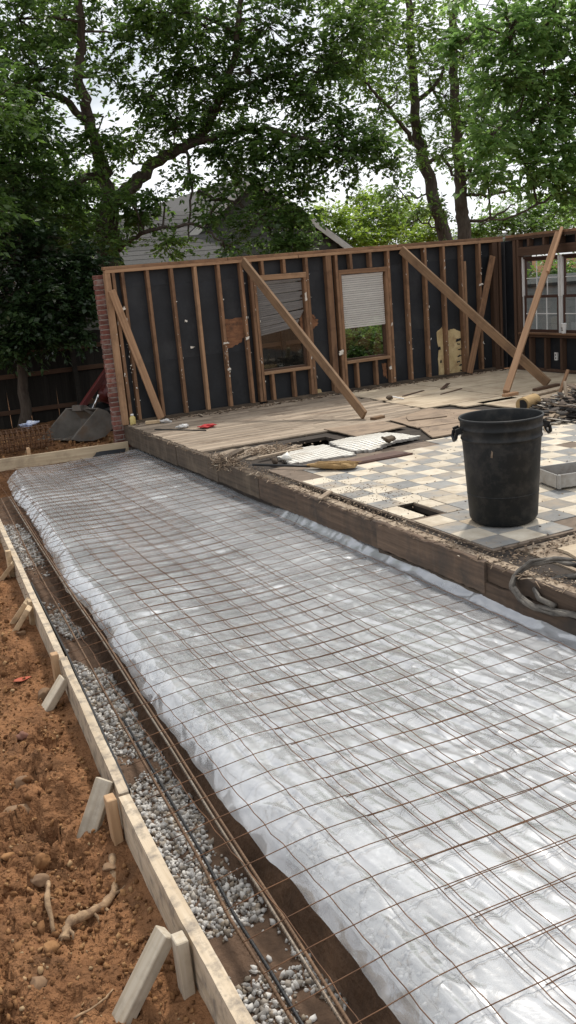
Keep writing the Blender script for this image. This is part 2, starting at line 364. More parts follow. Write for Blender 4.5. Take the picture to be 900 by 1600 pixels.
def film_mat():
    m = bpy.data.materials.new('clear_plastic_film'); m.use_nodes = True; t = m.node_tree; L = t.links
    b = t.nodes['Principled BSDF']; b.inputs['Base Color'].default_value = (.6,.63,.66,1); b.inputs['Roughness'].default_value = .26
    b.inputs['Specular IOR Level'].default_value = 1.0; b.inputs['Coat Weight'].default_value = .0; b.inputs['Coat Roughness'].default_value = .08; b.inputs['Coat IOR'].default_value = 1.75
    co = t.nodes.new('ShaderNodeTexCoord')
    n = t.nodes.new('ShaderNodeTexNoise'); n.inputs['Scale'].default_value = 9; n.inputs['Detail'].default_value = 5; n.inputs['Distortion'].default_value = 1.2
    L.new(co.outputs['Object'], n.inputs['Vector'])
    bn = t.nodes.new('ShaderNodeBump'); bn.inputs['Strength'].default_value = .14; bn.inputs['Distance'].default_value = .015
    L.new(n.outputs['Fac'], bn.inputs['Height']); L.new(bn.outputs[0], b.inputs['Normal'])
    n2 = t.nodes.new('ShaderNodeTexNoise'); n2.inputs['Scale'].default_value = 1.7; n2.inputs['Detail'].default_value = 6; L.new(co.outputs['Object'], n2.inputs['Vector'])
    r2 = t.nodes.new('ShaderNodeMapRange'); r2.inputs['From Min'].default_value = .35; r2.inputs['From Max'].default_value = .65; r2.inputs['To Min'].default_value = .36; r2.inputs['To Max'].default_value = .66
    L.new(n2.outputs['Fac'], r2.inputs['Value'])
    # muddy foot marks: specks with a shape of their own
    n3 = t.nodes.new('ShaderNodeTexNoise'); n3.inputs['Scale'].default_value = 5.0; n3.inputs['Detail'].default_value = 3; n3.inputs['Roughness'].default_value = .5; L.new(co.outputs['Object'], n3.inputs['Vector'])
    r3 = t.nodes.new('ShaderNodeValToRGB'); r3.color_ramp.elements[0].position = .63; r3.color_ramp.elements[1].position = .76
    r3.color_ramp.elements[1].color = (.55,.55,.55,1); L.new(n3.outputs['Fac'], r3.inputs['Fac'])
    mc = t.nodes.new('ShaderNodeMixRGB'); mc.inputs['Color1'].default_value = (.57,.58,.59,1); mc.inputs['Color2'].default_value = (.36,.29,.22,1)
    L.new(r3.outputs[0], mc.inputs['Fac']); L.new(mc.outputs[0], b.inputs['Base Color'])
    tr = t.nodes.new('ShaderNodeBsdfTransparent'); tr.inputs['Color'].default_value = (.93,.95,.97,1)
    ms = t.nodes.new('ShaderNodeMixShader'); L.new(r2.outputs[0], ms.inputs['Fac']); L.new(tr.outputs[0], ms.inputs[1]); L.new(b.outputs[0], ms.inputs[2])
    gl = t.nodes.new('ShaderNodeBsdfGlossy'); gl.inputs['Roughness'].default_value = .10; gl.inputs['Color'].default_value = (.97,.98,1,1); L.new(bn.outputs[0], gl.inputs['Normal'])
    lw = t.nodes.new('ShaderNodeLayerWeight'); lw.inputs['Blend'].default_value = .5; L.new(bn.outputs[0], lw.inputs['Normal'])
    pw = t.nodes.new('ShaderNodeMath'); pw.operation = 'POWER'; pw.inputs[1].default_value = 2.3; L.new(lw.outputs['Facing'], pw.inputs[0])
    ma = t.nodes.new('ShaderNodeMath'); ma.operation = 'MULTIPLY_ADD'; ma.inputs[1].default_value = .36; ma.inputs[2].default_value = .10; ma.use_clamp = True; L.new(pw.outputs[0], ma.inputs[0])
    m2 = t.nodes.new('ShaderNodeMixShader'); L.new(ma.outputs[0], m2.inputs['Fac']); L.new(ms.outputs[0], m2.inputs[1]); L.new(gl.outputs[0], m2.inputs[2])
    L.new(m2.outputs[0], t.nodes['Material Output'].inputs['Surface']); return m
MT['film'] = film_mat()

# ------------------------------------------------------------------ ground
FORM = [(1.0,.80),(2.2,.835),(2.6,.845),(3.2,.855),(4.25,.90),(6.2,1.045),(8.0,1.15),(10.9,1.345),(13.5,1.52)]
EDGE = [(1.0,1.38),(2.3,1.38),(3.0,1.40),(4.3,1.39),(5.0,1.41),(6.0,1.44),(7.4,1.53),(8.3,1.53),(8.8,1.56),(9.6,1.64),(11.5,1.77),(13.0,1.84),(14.0,1.93),(14.6,2.1)]
def xform(y): return interp(FORM, y)
def xedge(y):
    y = np.asarray(y, float)
    return interp(EDGE, y) + .035*fbm(y*1.3, y*0+3.1, 3, 5) + .02*fbm(y*5, y*0+1.7, 2, 8)
def worley(x, y, seed):
    ix = np.floor(x).astype(np.int64); iy = np.floor(y).astype(np.int64)
    best = np.full(np.shape(x), 9.0); h = np.zeros(np.shape(x))
    for i in (-1, 0, 1):
        for j in (-1, 0, 1):
            a, b = ix+i, iy+j
            cx = a + .1+.8*_h(a, b, seed); cy = b + .1+.8*_h(a, b, seed+1)
            dx, dy = x-cx, y-cy; d = dx*dx+dy*dy
            hh = _h(a, b, seed+2) + dx*(_h(a, b, seed+3)-.5)*1.6 + dy*(_h(a, b, seed+4)-.5)*1.6 - .5*d
            m = d < best; best = np.where(m, d, best); h = np.where(m, hh, h)
    return h - .5
def ground_z(X, Y):
    X = np.asarray(X, float); Y = np.asarray(Y, float)
    crumb = sstep(-.18, .12, fbm(X*1.7, Y*1.7, 3, 13))
    lump = .10*fbm(X*1.6, Y*1.6, 4, 11) + .075*fbm(X*6, Y*6, 5, 21) + crumb*(.105*worley(X*4.6+.8*fbm(X*5,Y*5,2,7), Y*4.6+.8*fbm(X*5+4,Y*5,2,7), 31) + .038*worley(X*15, Y*15, 37)) + .014*worley(X*26, Y*26, 39)
    bank = -.50 + .11*sstep(0, -1.0, X-.4) + lump*sstep(0, .25, xform(Y)-X)*1.25 + .03*fbm(X*4, Y*4, 3, 3)
    bank = bank - .05*np.exp(-((X-.62)/.12)**2)*np.exp(-((Y-3.5)/.8)**2)
    trench = -.77 + .035*fbm(X*3, Y*3, 3, 41) + .015*fbm(X*12, Y*12, 3, 43)
    pad = -.52 + .02*fbm(X*4, Y*4, 3, 51)
    xe = xedge(Y)
    inform = sstep(-.01, .02, X-(xform(Y)+.02))
    onpad = sstep(.01, .10, X-xe+.07*fbm(X*5, Y*5, 3, 55))
    z = bank*(1-inform) + inform*(trench*(1-onpad)+pad*onpad)
    far = sstep(14.5, 14.9, Y)
    zf = -.40 + .10*fbm(X*1.1, Y*1.1, 4, 61) + .05*fbm(X*6, Y*6, 3, 62) + .12*np.exp(-((X-2.2)/1.2)**2 - ((Y-16.6)/.9)**2)
    z = z*(1-far) + zf*far
    under = sstep(3.98, 4.05, X)*sstep(15.2, 14.9, Y)
    z = z*(1-under) + (-.62)*under
    gone = sstep(13, 25, np.abs(X-5)) + sstep(19, 30, np.abs(Y-5)); gone = np.clip(gone, 0, 1)
    z = z*(1-gone) + (-.45+.15*fbm(X*.08, Y*.08, 3, 71))*gone
    near = sstep(1.6, .2, Y)*sstep(1.2, .4, X)
    return z*(1-near) + (-.15 + .06*fbm(X*3, Y*3, 3, 9))*near
def lines(segs):
    o = []
    for a, b, s in segs: o += list(np.arange(a, b, s))
    return np.array(sorted(set(np.round(o, 4))))
gx = lines([(-300,-30,45),(-30,-3,4),(-3,-.3,.15),(-.3,1.0,.0125),(1.0,1.9,.0175),(1.9,5,.12),(5,20,.8),(20,60,6),(60,340,45)])
gy = lines([(-300,-20,40),(-20,0,3),(0,2,.12),(2,5,.0125),(5,7,.018),(7,12.2,.03),(12.2,20,.12),(20,40,1.5),(40,100,8),(100,420,50)])
XX, YY = np.meshgrid(gx, gy); ZZ = ground_z(XX, YY)
nx_, ny_ = len(gx), len(gy)
idx = np.arange(nx_*ny_).reshape(ny_, nx_)
fc = np.stack([idx[:-1,:-1], idx[:-1,1:], idx[1:,1:], idx[1:,:-1]], -1).reshape(-1, 4)
ground = mesh_obj('ground', np.stack([XX, YY, ZZ], -1).reshape(-1, 3), fc, MT['soil'], smooth=True, recenter=False)
tag(ground, 'bare red brown clay soil around the dug footing trench', kind='structure')

# freshly dug, still damp clay in the trench, its colour also darkened for deep shade
ground.data.materials.append(MT['damp_shaded'])
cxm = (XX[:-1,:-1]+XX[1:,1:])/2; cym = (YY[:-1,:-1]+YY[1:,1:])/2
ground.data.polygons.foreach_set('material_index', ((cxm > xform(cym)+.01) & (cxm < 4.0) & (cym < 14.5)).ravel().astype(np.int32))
# ------------------------------------------------------------------ scatter of loose pieces
def ico(sub, seed, amt=.25, flat=.8):
    bm = bmesh.new(); bmesh.ops.create_icosphere(bm, subdivisions=sub, radius=1)
    r = np.random.default_rng(seed)
    ph = r.uniform(0, 6.28, (6, 3)); fr = r.uniform(.8, 2.2, (6, 3))
    v = np.array([q.co[:] for q in bm.verts])
    d = sum(np.sin(v@fr[k] * 1.6 + ph[k, 0]) for k in range(6))/6
    v = v*(1+amt*1.6*d)[:, None] + r.normal(0, amt*(.22 if sub < 3 else .12), v.shape)
    if sub < 3:
        for q in range(7):                   # broken, flat-sided
            d_ = r.normal(0, 1, 3); d_ /= np.linalg.norm(d_); e_ = v@d_ - r.uniform(.45, .75); v = v - np.outer(np.maximum(0, e_), d_)
    v *= r.uniform(.75, 1.2, 3)*np.array([1, 1, flat])
    f = np.array([[q.index for q in p.verts] for p in bm.faces]); bm.free()
    return v, f
def rotmats(n, full=True, r=rng):
    a = r.uniform(0, 2*np.pi, n); b = r.uniform(-1, 1, n)*(np.pi if full else .35); c = r.uniform(-1, 1, n)*(np.pi if full else .35)
    def rm(ax, t):
        m = np.zeros((n, 3, 3)); m[:, ax, ax] = 1; i, j = [(1,2),(0,2),(0,1)][ax]
        m[:, i, i] = np.cos(t); m[:, j, j] = np.cos(t); m[:, i, j] = -np.sin(t); m[:, j, i] = np.sin(t); return m
    return rm(2, a) @ rm(0, b) @ rm(1, c)
def scatter(name, protos, pos, scl, mat_, parent=None, full=True, kind='stuff', label=None, smooth=False, vals=None, cat=None):
    pos = np.asarray(pos, float); n = len(pos); scl = np.asarray(scl, float)
    if scl.ndim == 1: scl = np.repeat(scl[:, None], 3, 1)
    rm = rotmats(n, full); pick = rng.integers(0, len(protos), n)
    V = []; Fs = []; A = []; base = 0
    vals = rng.uniform(0, 1, n) if vals is None else vals
    for k, (pv, pf) in enumerate(protos):
        ii = np.where(pick == k)[0]
        if not len(ii): continue
        v = np.einsum('nij,nvj->nvi', rm[ii], pv[None]*scl[ii][:, None, :]) + pos[ii][:, None, :]
        f = pf[None] + (np.arange(len(ii))*len(pv))[:, None, None] + base
        base += len(ii)*len(pv); V.append(v.reshape(-1, 3)); Fs.append(f.reshape(-1, pf.shape[1])); A.append(np.repeat(vals[ii], len(pf)))
    o = mesh_obj(name, np.concatenate(V), np.concatenate(Fs), mat_, parent, smooth, attr=np.concatenate(A))
    return tag(o, label, cat, kind=kind)
STONE = [ico(1, s, .55, .8) for s in range(8)]
STONE2 = [ico(2, s+20, .5, .7) for s in range(8)]
CHIPBOX = (np.array([(x,y,z) for z in (-.5,.5) for x, y in ((-.5,-.5),(.5,-.42),(.5,.5),(-.44,.5))]),
           np.array([(3,2,1,0),(4,5,6,7),(0,1,5,4),(1,2,6,5),(2,3,7,6),(3,0,4,7)]))

def film_base(X, Y):
    d = X - xedge(Y)
    z = -.335 + .016*fbm(X*.9, Y*.7, 3, 101) + .012*sstep(.02,.2,d)*np.exp(-(d-.25)**2/.06)
    z = z - .12*np.clip(1-d/.15, 0, 1)**1.6
    z = z - .12*np.clip((Y-14.25)/.3, 0, 1)**2
    return z - .02*np.exp(-((X-2.7)/.5)**2)
def film_floor(X, Y): return film_base(X, Y) - .115 + .02*fbm(X*8, Y*8, 3, 181)
# gravel in the trench bottom, laid in patches between bare clay
n = 19000
y = 1.9 + 10.6*rng.uniform(0, 1, n)**1.45
x0 = xform(y)+.03; x1 = xedge(y)+.0
x = x0 + (x1-x0)*rng.uniform(0, 1, n)
patch = -.068 + fbm(x*2.6, y*1.6, 3, 78) + .10*np.exp(-((x-xform(y)-.06)/.07)**2)*(y < 5) + .09*np.exp(-((x-xform(y)-.42)/.06)**2)*(y < 5)
keep = (patch > -.035) | ((patch > -.09) & (rng.uniform(0, 1, n) < .22))
keep &= ~((y > 8.6) & (y < 10.4) & (rng.uniform(0,1,n) < .93))
keep &= ~((x > xform(y)+.34) & (patch < .02) & (y < 4.2) & (rng.uniform(0,1,n)<.6))
x, y = x[keep], y[keep]
s = (.008+.017*rng.uniform(0, 1, len(x))**1.7)*np.where(y > 6, 1.2, 1)
z = ground_z(x, y) + s*rng.uniform(-.2, .9, len(x))
scatter('trench_gravel', STONE, np.stack([x, y, z], 1), s, MT['gravel'], label='crushed grey limestone gravel in patches along the trench bottom')
# gravel fill under the plastic along its near left edge
n = 1700
y = 1.5 + 5.0*rng.uniform(0, 1, n)**1.3; x = xedge(y) + .11 + .5*rng.uniform(0, 1, n)**1.1
s = rng.uniform(.012, .026, n); z = film_floor(x, y) - s*.1
scatter('pad_gravel', STONE, np.stack([x, y, z], 1), s, MT['gravel'], label='grey gravel fill showing through the clear plastic edge')
# loose clods on the clay bank
n = 26000
y = 2.3 + 9.5*rng.uniform(0, 1, n)**1.6; x = xform(y)-.06 - 1.15*rng.uniform(0, 1, n)**.9
dens = fbm(x*2, y*2, 3, 91); k = dens > rng.uniform(-.3, .22, n); x, y = x[k], y[k]
s = .0035 + .017*rng.uniform(0, 1, len(x))**4 + .012*(rng.uniform(0, 1, len(x)) < .015)
z = ground_z(x, y) + s*.35
scatter('soil_clods', STONE, np.stack([x, y, z], 1), s, MT['clod'], label='loose clods and pebbles strewn over the clay bank')
n = 150
y = 2.6 + 8*rng.uniform(0, 1, n)**1.3; x = xform(y)-.22 - .9*rng.uniform(0, 1, n)
s = rng.uniform(.018, .045, n); z = ground_z(x, y)+s*.1
scatter('soil_lumps', STONE2, np.stack([x, y, z], 1), s, MT['clod'], label='fist sized lumps of dug clay on the bank', vals=rng.uniform(.05,.8,n))
n = 900
x = rng.uniform(1.0, 4.2, n); y = rng.uniform(15.0, 18.5, n); s = rng.uniform(.012, .05, n)
scatter('spoil_clods', STONE, np.stack([x, y, ground_z(x, y)+s*.4], 1), s, MT['clod'], label='dark clods of spoil between far form board and fence')

# picked-out stones on the bank
def stone(px_xy, size, flat, seed, m, label):
    X, Y = px_xy; v, f = ico(3, seed, .33, flat)
    r = np.random.default_rng(seed)
    for q in range(9):                       # chip flat facets off
        d = r.normal(0, 1, 3); d /= np.linalg.norm(d); k = r.uniform(.55, .8); e = v@d - k; v = v - np.outer(np.maximum(0, e), d)
    v = v*np.array(size)*.75
    a = seed*1.3; v = v@np.array([[math.cos(a), math.sin(a), 0], [-math.sin(a), math.cos(a), 0], [0, 0, 1]])
    v = v + np.array([X, Y, float(ground_z(X, Y)) + size[2]*flat*.05])
    return tag(mesh_obj('stone', v, f, MT[m], smooth=False), label, 'stone', 'stones lying on the clay bank')
stone((.88,6.24), (.085,.075,.07), .7, 3, 'rock', 'flat topped brown stone beside the fourth stake')
stone((.61,5.50), (.055,.05,.045), .8, 9, 'redrock', 'smooth dark red stone on the open clay bank')
stone((.51,5.04), (.075,.07,.06), .8, 15, 'rock', 'rounded tan stone at the left edge of the bank')
stone((.42,4.80), (.10,.085,.06), .8, 22, 'rock', 'broad dark brown clod below the rounded tan stone')
stone((.42,4.06), (.075,.05,.05), .6, 31, 'rock', 'wedge shaped flat stone left of the root')
stone((.27,3.40), (.075,.065,.06), .9, 44, 'rock', 'big knobbly clay lump near the bottom left corner')
stone((.16,3.22), (.07,.055,.045), .8, 47, 'redrock', 'broken red brick chunk in the bottom left corner')
stone((.565,3.21), (.026,.022,.022), .9, 52, 'rock', 'small pale stone by the foot of the nearest kicker')
stone((.735,4.03), (.055,.045,.03), .7, 58, 'rock', 'orange flat stone at the foot of the second kicker')
stone((.97,7.55), (.06,.05,.045), .8, 63, 'rock', 'pale stone below the far pair of stakes')

# exposed roots
def root(name, pts, r0, r1, label, twigs=()):
    P = [Vector((a, b, float(ground_z(a, b))+c)) for a, b, c in pts]
    Q = []
    for i in range(len(P)-1):
        for k in range(5): Q.append(P[i].lerp(P[i+1], k/5) + Vector(rng.normal(0, r0*.12, 3)))
    Q.append(P[-1]); m = len(Q)
    rs = [(r0+(r1-r0)*i/(m-1))*(1+.14*math.sin(i*.8)+.10*math.sin(i*2.3+1)+rng.normal(0, .07)) for i in range(m)]
    mb = MB(); mb.tube(Q, rs, 9)
    for i0, dv, l in twigs:
        a = Q[i0]; b = a + Vector(dv).normalized()*l
        mb.tube([a, a.lerp(b, .5)+Vector(rng.normal(0, .008, 3)), b], [rs[i0]*.55, rs[i0]*.4, rs[i0]*.15], 6)
    return tag(mb.build(name, MT['root'], None, True), label, 'root')
root('tree_root', [(.775,4.10,.015),(.735,3.93,.03),(.66,3.82,.04),(.56,3.74,.05),(.47,3.68,.045),(.43,3.62,.005)], .019, .022,
     'thick pale dead root lying on the clay beside the second stake', [(7,(.6,.25,.1),.11),(11,(.35,-.5,-.35),.12),(14,(.2,-.7,-.4),.07),(22,(.2,-.8,-.3),.06),(23,(-.5,-.6,-.1),.06)])
root('tree_root', [(.44,4.02,.03),(.44,3.93,.055),(.41,3.82,.05),(.40,3.70,.0)], .010, .013, 'short curved pale root stub left of the thick root', [(8,(.3,-.6,-.3),.05)])
0 and root('tree_root', [(.26,3.82,.03),(.33,3.83,.03),(.38,3.83,.02)], .014, .008, 'root end poking in at the left edge')
root('tree_root', [(.36,3.15,.02),(.43,3.17,.03),(.50,3.20,.02),(.54,3.26,.0)], .005, .004, 'thin root thread by the nearest kicker foot')
0 and root('tree_root', [(.33,3.62,.03),(.37,3.50,.02),(.40,3.40,.0)], .010, .007, 'dark root strand above the knobbly clay lump')

# ------------------------------------------------------------------ footing forms
def form_board(pts, z0, z1, th, m, name, label):
    n = 60; v = []; f = []
    ys = np.linspace(pts[0][1], pts[-1][1], n); xs = np.interp(ys, [q[1] for q in pts], [q[0] for q in pts])
    sec = [(-1,0),( -1,1),(1,1),(1,0)]
    for i in range(n):
        j = .0012*math.sin(i*.23)
        bow = .012*math.sin(i/n*math.pi)
        for k, (a, b) in enumerate(sec):
            e = rng.normal(0, .0005, 2)
            v.append((xs[i]+a*th/2+j+bow*0+e[0], ys[i], (z1 if b else z0)+.4*j+e[1]))
    for i in range(n-1):
        for k in range(4): f.append((i*4+k, i*4+(k+1)%4, (i+1)*4+(k+1)%4, (i+1)*4+k))
    f.append((3,2,1,0)); f.append(tuple((n-1)*4+k for k in range(4)))
    o = mesh_obj(name, v, f, m)
    return tag(o, label, 'form board', 'form boards edging the trench')
form_m = wood('form_board_wood', (.52,.435,.325), (.36,.28,.19), stretch=(14,.5,14), dirt=(.17,.145,.12), dirt_amt=.9, dirt_scale=11)
form_board([(1.035,6.22),(1.15,8.0),(1.345,10.95)], -.50, -.285, .05, form_m, 'form_board', 'pale form board of the far section beside the three far stakes')
form_board([(.905,4.24),(1.045,6.24)], -.51, -.28, .05, form_m, 'form_board', 'middle form board with black strip along its trench side')
form_board([(.80,1.2),(.835,2.2),(.855,3.2),(.897,4.215)], -.53, -.28, .056, form_m, 'form_board', 'nearest form board running out of the bottom of the picture')
form_m2 = wood('end_form_wood', (.47,.38,.26), (.32,.235,.15), dirt=(.2,.15,.1), dirt_amt=.6, dirt_scale=4)
tag(board('form_board', (.9,14.86,-.315), (4.0,14.70,-.34), .05, .19, form_m2), 'long form board closing the far end of the plastic', 'form board', 'form boards edging the trench')
tag(board('wooden_stake', (2.46,14.93,-.75), (2.46,14.93,-.14), .05, .08, MT['stake'], up=(0,1,0)), 'little stake behind the far end form board', 'stake')
mb = MB(); mb.add([(3.40,14.62,-.40),(3.88,14.60,-.40),(3.92,14.64,-.345),(3.46,14.66,-.335)], [(0,1,2,3)]); mb.prism([(3.36,14.60,-.405),(3.9,14.585,-.405),(3.93,14.60,-.335),(3.50,14.62,-.325)], (0,.012,0))
tag(mb.build('felt_flap', MT['felt']), 'black felt flap at the foot of the far form board', 'felt flap')
# black expansion strip along the trench side
mb = MB(); P = [(float(xform(yy))+.037, yy) for yy in np.linspace(4.27, 8.2, 30)]
for (a, b) in zip(P[:-1], P[1:]): mb.bar((a[0], a[1], -.36), (b[0], b[1]+.001, -.36), .012, .145)
tag(mb.build('expansion_strip', MT['black']), 'thin black joint strip along the trench side of middle form board', 'joint strip')

def stake(x, y, ztop, zbot, lean, label, m='stake', w=.045, d=.06):
    o = board('wooden_stake', (x, y, zbot), (x+lean[0], y+lean[1], ztop), w, d, MT[m], up=(0,1,0), c=.004)
    return tag(o, label, 'stake', 'stakes holding the form boards')
def kicker(pt, pb, label, m='new_pine', w=.085, h=.045, up=(-.6,.2,.75)):
    o = board('wooden_kicker', pb, pt, w, h, MT[m], up=up, c=.004)
    return tag(o, label, 'kicker', 'kickers propping the form stakes')
xf = lambda yy: float(xform(yy))
stake(xf(10.72)-.055, 10.72, -.235, -.7, (0,0), 'farthest stake, cut by the left picture edge', 'new_pine', .06, .09)
stake(xf(9.25)-.055, 9.25, -.235, -.7, (0,0), 'slim stake at the second far kicker', 'new_pine', .05, .06)
stake(xf(7.72)-.055, 7.70, -.29, -.75, (.02,0), 'short stake under the doubled kicker', 'new_pine', .05, .08)
stake(xf(6.28)-.058, 6.24, -.245, -.80, (0.0,0.02), 'tall stake covering the joint of far and middle form boards', 'stake', .05, .07)
stake(xf(4.27)-.058, 4.22, -.268, -.85, (-.015,0), 'brown stake at the joint of middle and nearest form boards', 'stake', .05, .075)
stake(xf(3.1)-.060, 3.06, -.268, -.85, (-.008,0), 'nearest stake with fresh sawn top', 'grey_pine', .05, .075)
kicker((1.20,9.10,-.33), (1.02,9.28,-.58), 'far kicker at the left picture edge')
kicker((1.075,7.72,-.30), (.93,7.93,-.56), 'upper board of the doubled kicker')
kicker((1.055,7.56,-.31), (.88,7.70,-.60), 'lower board of the doubled kicker')
kicker((.995,6.00,-.335), (.77,5.98,-.60), 'third kicker leaning against the tall stake', 'grey_pine', .10, .05, (-.7,-.1,.7))
kicker((.862,4.43,-.285), (.665,4.33,-.60), 'steep pale kicker beside the brown stake', 'grey_pine', .10, .045, (-.55,-.65,.5))
kicker((.755,3.14,-.285), (.52,3.10,-.575), 'nearest kicker, propped low at the bottom of picture', 'grey_pine', .095, .05, (-.7,-.1,.7))

# ------------------------------------------------------------------ plastic sheet
def film_z(X, Y):
    d = X - xedge(Y)
    wx = X + .25*fbm(X*1.4, Y*1.4, 3, 111); wy = Y + .25*fbm(X*1.4+9, Y*1.4, 3, 113)
    swirl = (ridge(wx*2.1, wy*2.1, 3, 115)-.5)
    rip = (ridge(wx*1.1, wy*5.5, 3, 121)-.5)*sstep(4.5, 8, Y)
    fold = (ridge(wx*7.5 + .9*Y*.35, wy*.55, 2, 131)-.5)*sstep(5.2, 3.4, Y)*sstep(2.7, 2.0, X)*sstep(.08, .35, d)
    tent = (ridge(wx*4.2, wy*3.1, 2, 141)-.5)
    puff = .03*fbm(X*3, Y*2.2, 3, 151)*sstep(.5, .05, d)
    z = film_base(X, Y) + .007*swirl + .009*rip + .003*fold + .003*tent + puff*.3
    up = sstep(3.93, 4.05, X)*sstep(9.6, 8.6, Y)
    z = z + up*(.07 + .03*fbm(Y*2, Y*0, 3, 161)) + .05*np.exp(-((X-3.93)/.10)**2)*fbm(X*2, Y*2.2, 3, 163)*1.2
    return z
fy = np.concatenate([np.arange(1.1, 5.5, .011), np.arange(5.5, 14.58, .02)])
fu = np.concatenate([np.linspace(0, .25, 70)[:-1], np.linspace(.25, 1, 150)])
UU, FY = np.meshgrid(fu, fy)
xe = xedge(FY); FX = xe + UU*(4.058-xe)
FZ = film_z(FX, FY)
# creases: sharp crests of their own direction, length and height
fr_ = np.random.default_rng(5)
for q in range(1660):
    cy = 1.2 + 13.2*fr_.uniform()**1.5; e0 = float(xedge(cy)); cx = fr_.uniform(e0+.05, 4.0)
    if cy < 6.5 and fr_.uniform() < .8: a = R(90)+fr_.normal(0, .22)+.10; L = fr_.uniform(.35, 1.5); w = fr_.uniform(.012, .032); h = fr_.uniform(.005, .014)
    elif cy > 6.5: a = fr_.normal(0, .35); L = fr_.uniform(.12, .5); w = fr_.uniform(.015, .035); h = fr_.uniform(.004, .010)
    else: a = fr_.uniform(0, math.pi); L = fr_.uniform(.08, .36); w = fr_.uniform(.010, .02); h = fr_.uniform(.003, .008)
    if q >= 1600: cx = fr_.uniform(1.5, 2.25); cy = fr_.uniform(1.2, 3.9); a = R(97)+fr_.normal(0, .07); L = fr_.uniform(.5, 1.3); w = fr_.uniform(.010, .02); h = fr_.uniform(.012, .024)
    elif fr_.uniform() < .3: h = -h*.8
    i0, i1 = np.searchsorted(fy, [cy-L-.05, cy+L+.05])
    if i1-i0 < 2: continue
    dx = FX[i0:i1]-cx; dy = FY[i0:i1]-cy
    u = dx*math.cos(a)+dy*math.sin(a); v_ = -dx*math.sin(a)+dy*math.cos(a) + .25*u*u/L*fr_.uniform(-1, 1)
    FZ[i0:i1] += h*np.exp(-np.sqrt(v_*v_+.00002)/w)*np.clip(1-(u/L)**2, 0, 1)**1.5
FB = film_base(FX, FY); upm = sstep(3.8, 3.95, FX)
FZ = np.where(upm > .5, FZ, FB + .024*np.tanh((FZ-FB)/.024))
FX = FX - .03*sstep(.12, 0, FX-xe)*fbm(FY*6, FX*6, 2, 171)
idx = np.arange(FX.size).reshape(FX.shape)
fc = np.stack([idx[:-1,:-1], idx[:-1,1:], idx[1:,1:], idx[1:,:-1]], -1).reshape(-1, 4)
film = mesh_obj('plastic_sheet', np.stack([FX, FY, FZ], -1).reshape(-1, 3), fc, MT['film'], smooth=True)
tag(film, 'wrinkled clear plastic sheet spread over the gravel pad beside the floor', 'plastic sheet')
# gravel pad below it
px_ = np.linspace(0, 1, 60); py_ = np.linspace(1.1, 14.45, 260); U2, Y2 = np.meshgrid(px_, py_)
x2 = xedge(Y2)+.09; X2 = x2 + U2*(4.03-x2); Z2 = film_floor(X2, Y2)
idx = np.arange(X2.size).reshape(X2.shape); fc = np.stack([idx[:-1,:-1], idx[:-1,1:], idx[1:,1:], idx[1:,:-1]], -1).reshape(-1, 4)
tag(mesh_obj('gravel_pad', np.stack([X2, Y2, Z2], -1).reshape(-1, 3), fc, MT['dirtpad'], smooth=True), 'levelled gravel fill lying below the plastic', kind='structure')

# ------------------------------------------------------------------ wire mesh, every wire a part
PITCH_M = .2025
def wire_mesh(name, label, x0, nlong, y0, y1, lift, seed, skew, over, overr, PY=.2025):
    t = thing(name, label, 'wire mesh', (x0+1, 7, -.34), 'sheets of welded wire mesh')
    r = np.random.default_rng(seed)
    def wz(X, Y):
        X = np.asarray(X, float); Y = np.asarray(Y, float)
        d = X - xedge(Y); b = film_base(np.maximum(X, xedge(Y)+.17), Y)
        b = np.where(d < .17, -.322 - .10*np.clip(.17-d, 0, .6), b)
        return b + lift + .012*np.maximum(-.1, fbm(X*.9, Y*.7, 3, seed)) + .004*fbm(X*5, Y*5, 2, seed+5)
    def wx(X, Y): return X + skew*(Y-7) + .016*fbm(X*0.9, Y*.8, 3, seed+9) + .008*fbm(X*4, Y*4, 2, seed+12)
    def wy(X, Y): return Y + .022*fbm(X*1.1, Y*.5, 3, seed+15) + .008*fbm(X*4, Y*4, 2, seed+17)
    for k in range(nlong):
        X = x0 + k*PITCH_M
        ys = np.arange(y0, y1, PITCH_M/2); X_ = np.full_like(ys, X)
        # near part of the first wire stays inside the trench edge
        a = wx(X_, ys)
        if x0 < 1.5: a = a + (xedge(ys)-1.39)*np.clip(1-(X-1.2)/2.2, 0, 1)*.75
        a = a + .0022*np.where(np.arange(len(ys)) % 2, 1, -1)*r.uniform(.2, 1.2, len(ys))
        b = wy(X_, ys); zz = wz(a, b) + .002*np.where(np.arange(len(ys)) % 2, 1, -1)
        MB().tube(np.stack([a, b, zz], 1).tolist(), .0024, 5).build('long_wire', MT['rust'], t, True)
    m = int((y1-y0)/PY)
    for j in range(m):
        Y = y0 + (j+.35)*PY
        xs = np.arange(x0-over, x0+(nlong-1)*PITCH_M+overr, PITCH_M/2); Y_ = np.full_like(xs, Y)
        a = wx(xs, Y_)
        if x0 < 1.5: a = a + (xedge(Y_)-1.39)*np.clip(1-(xs-1.2)/2.2, 0, 1)*.75
        b = wy(xs, Y_); zz = wz(a, b)+.0048 - .02*np.clip((x0+.02-xs)/.15, 0, 1)*r.uniform(.2, 1)
        k = len(a)
        MB().tube(np.stack([a, b, zz], 1).tolist(), .0024, 5).build('cross_wire', MT['rust'], t, True)
    return t
wire_mesh('wire_mesh', 'rusty wire mesh sheet reaching over the trench on the left', 1.205, 10, 1.11, 14.35, .033, 201, 0.0, .19, .06)
wire_mesh('wire_mesh', 'rusty wire mesh sheet on the side next to the wooden floor', 1.865, 11, 1.29, 14.25, .039, 301, .003, .03, .03, .2036)

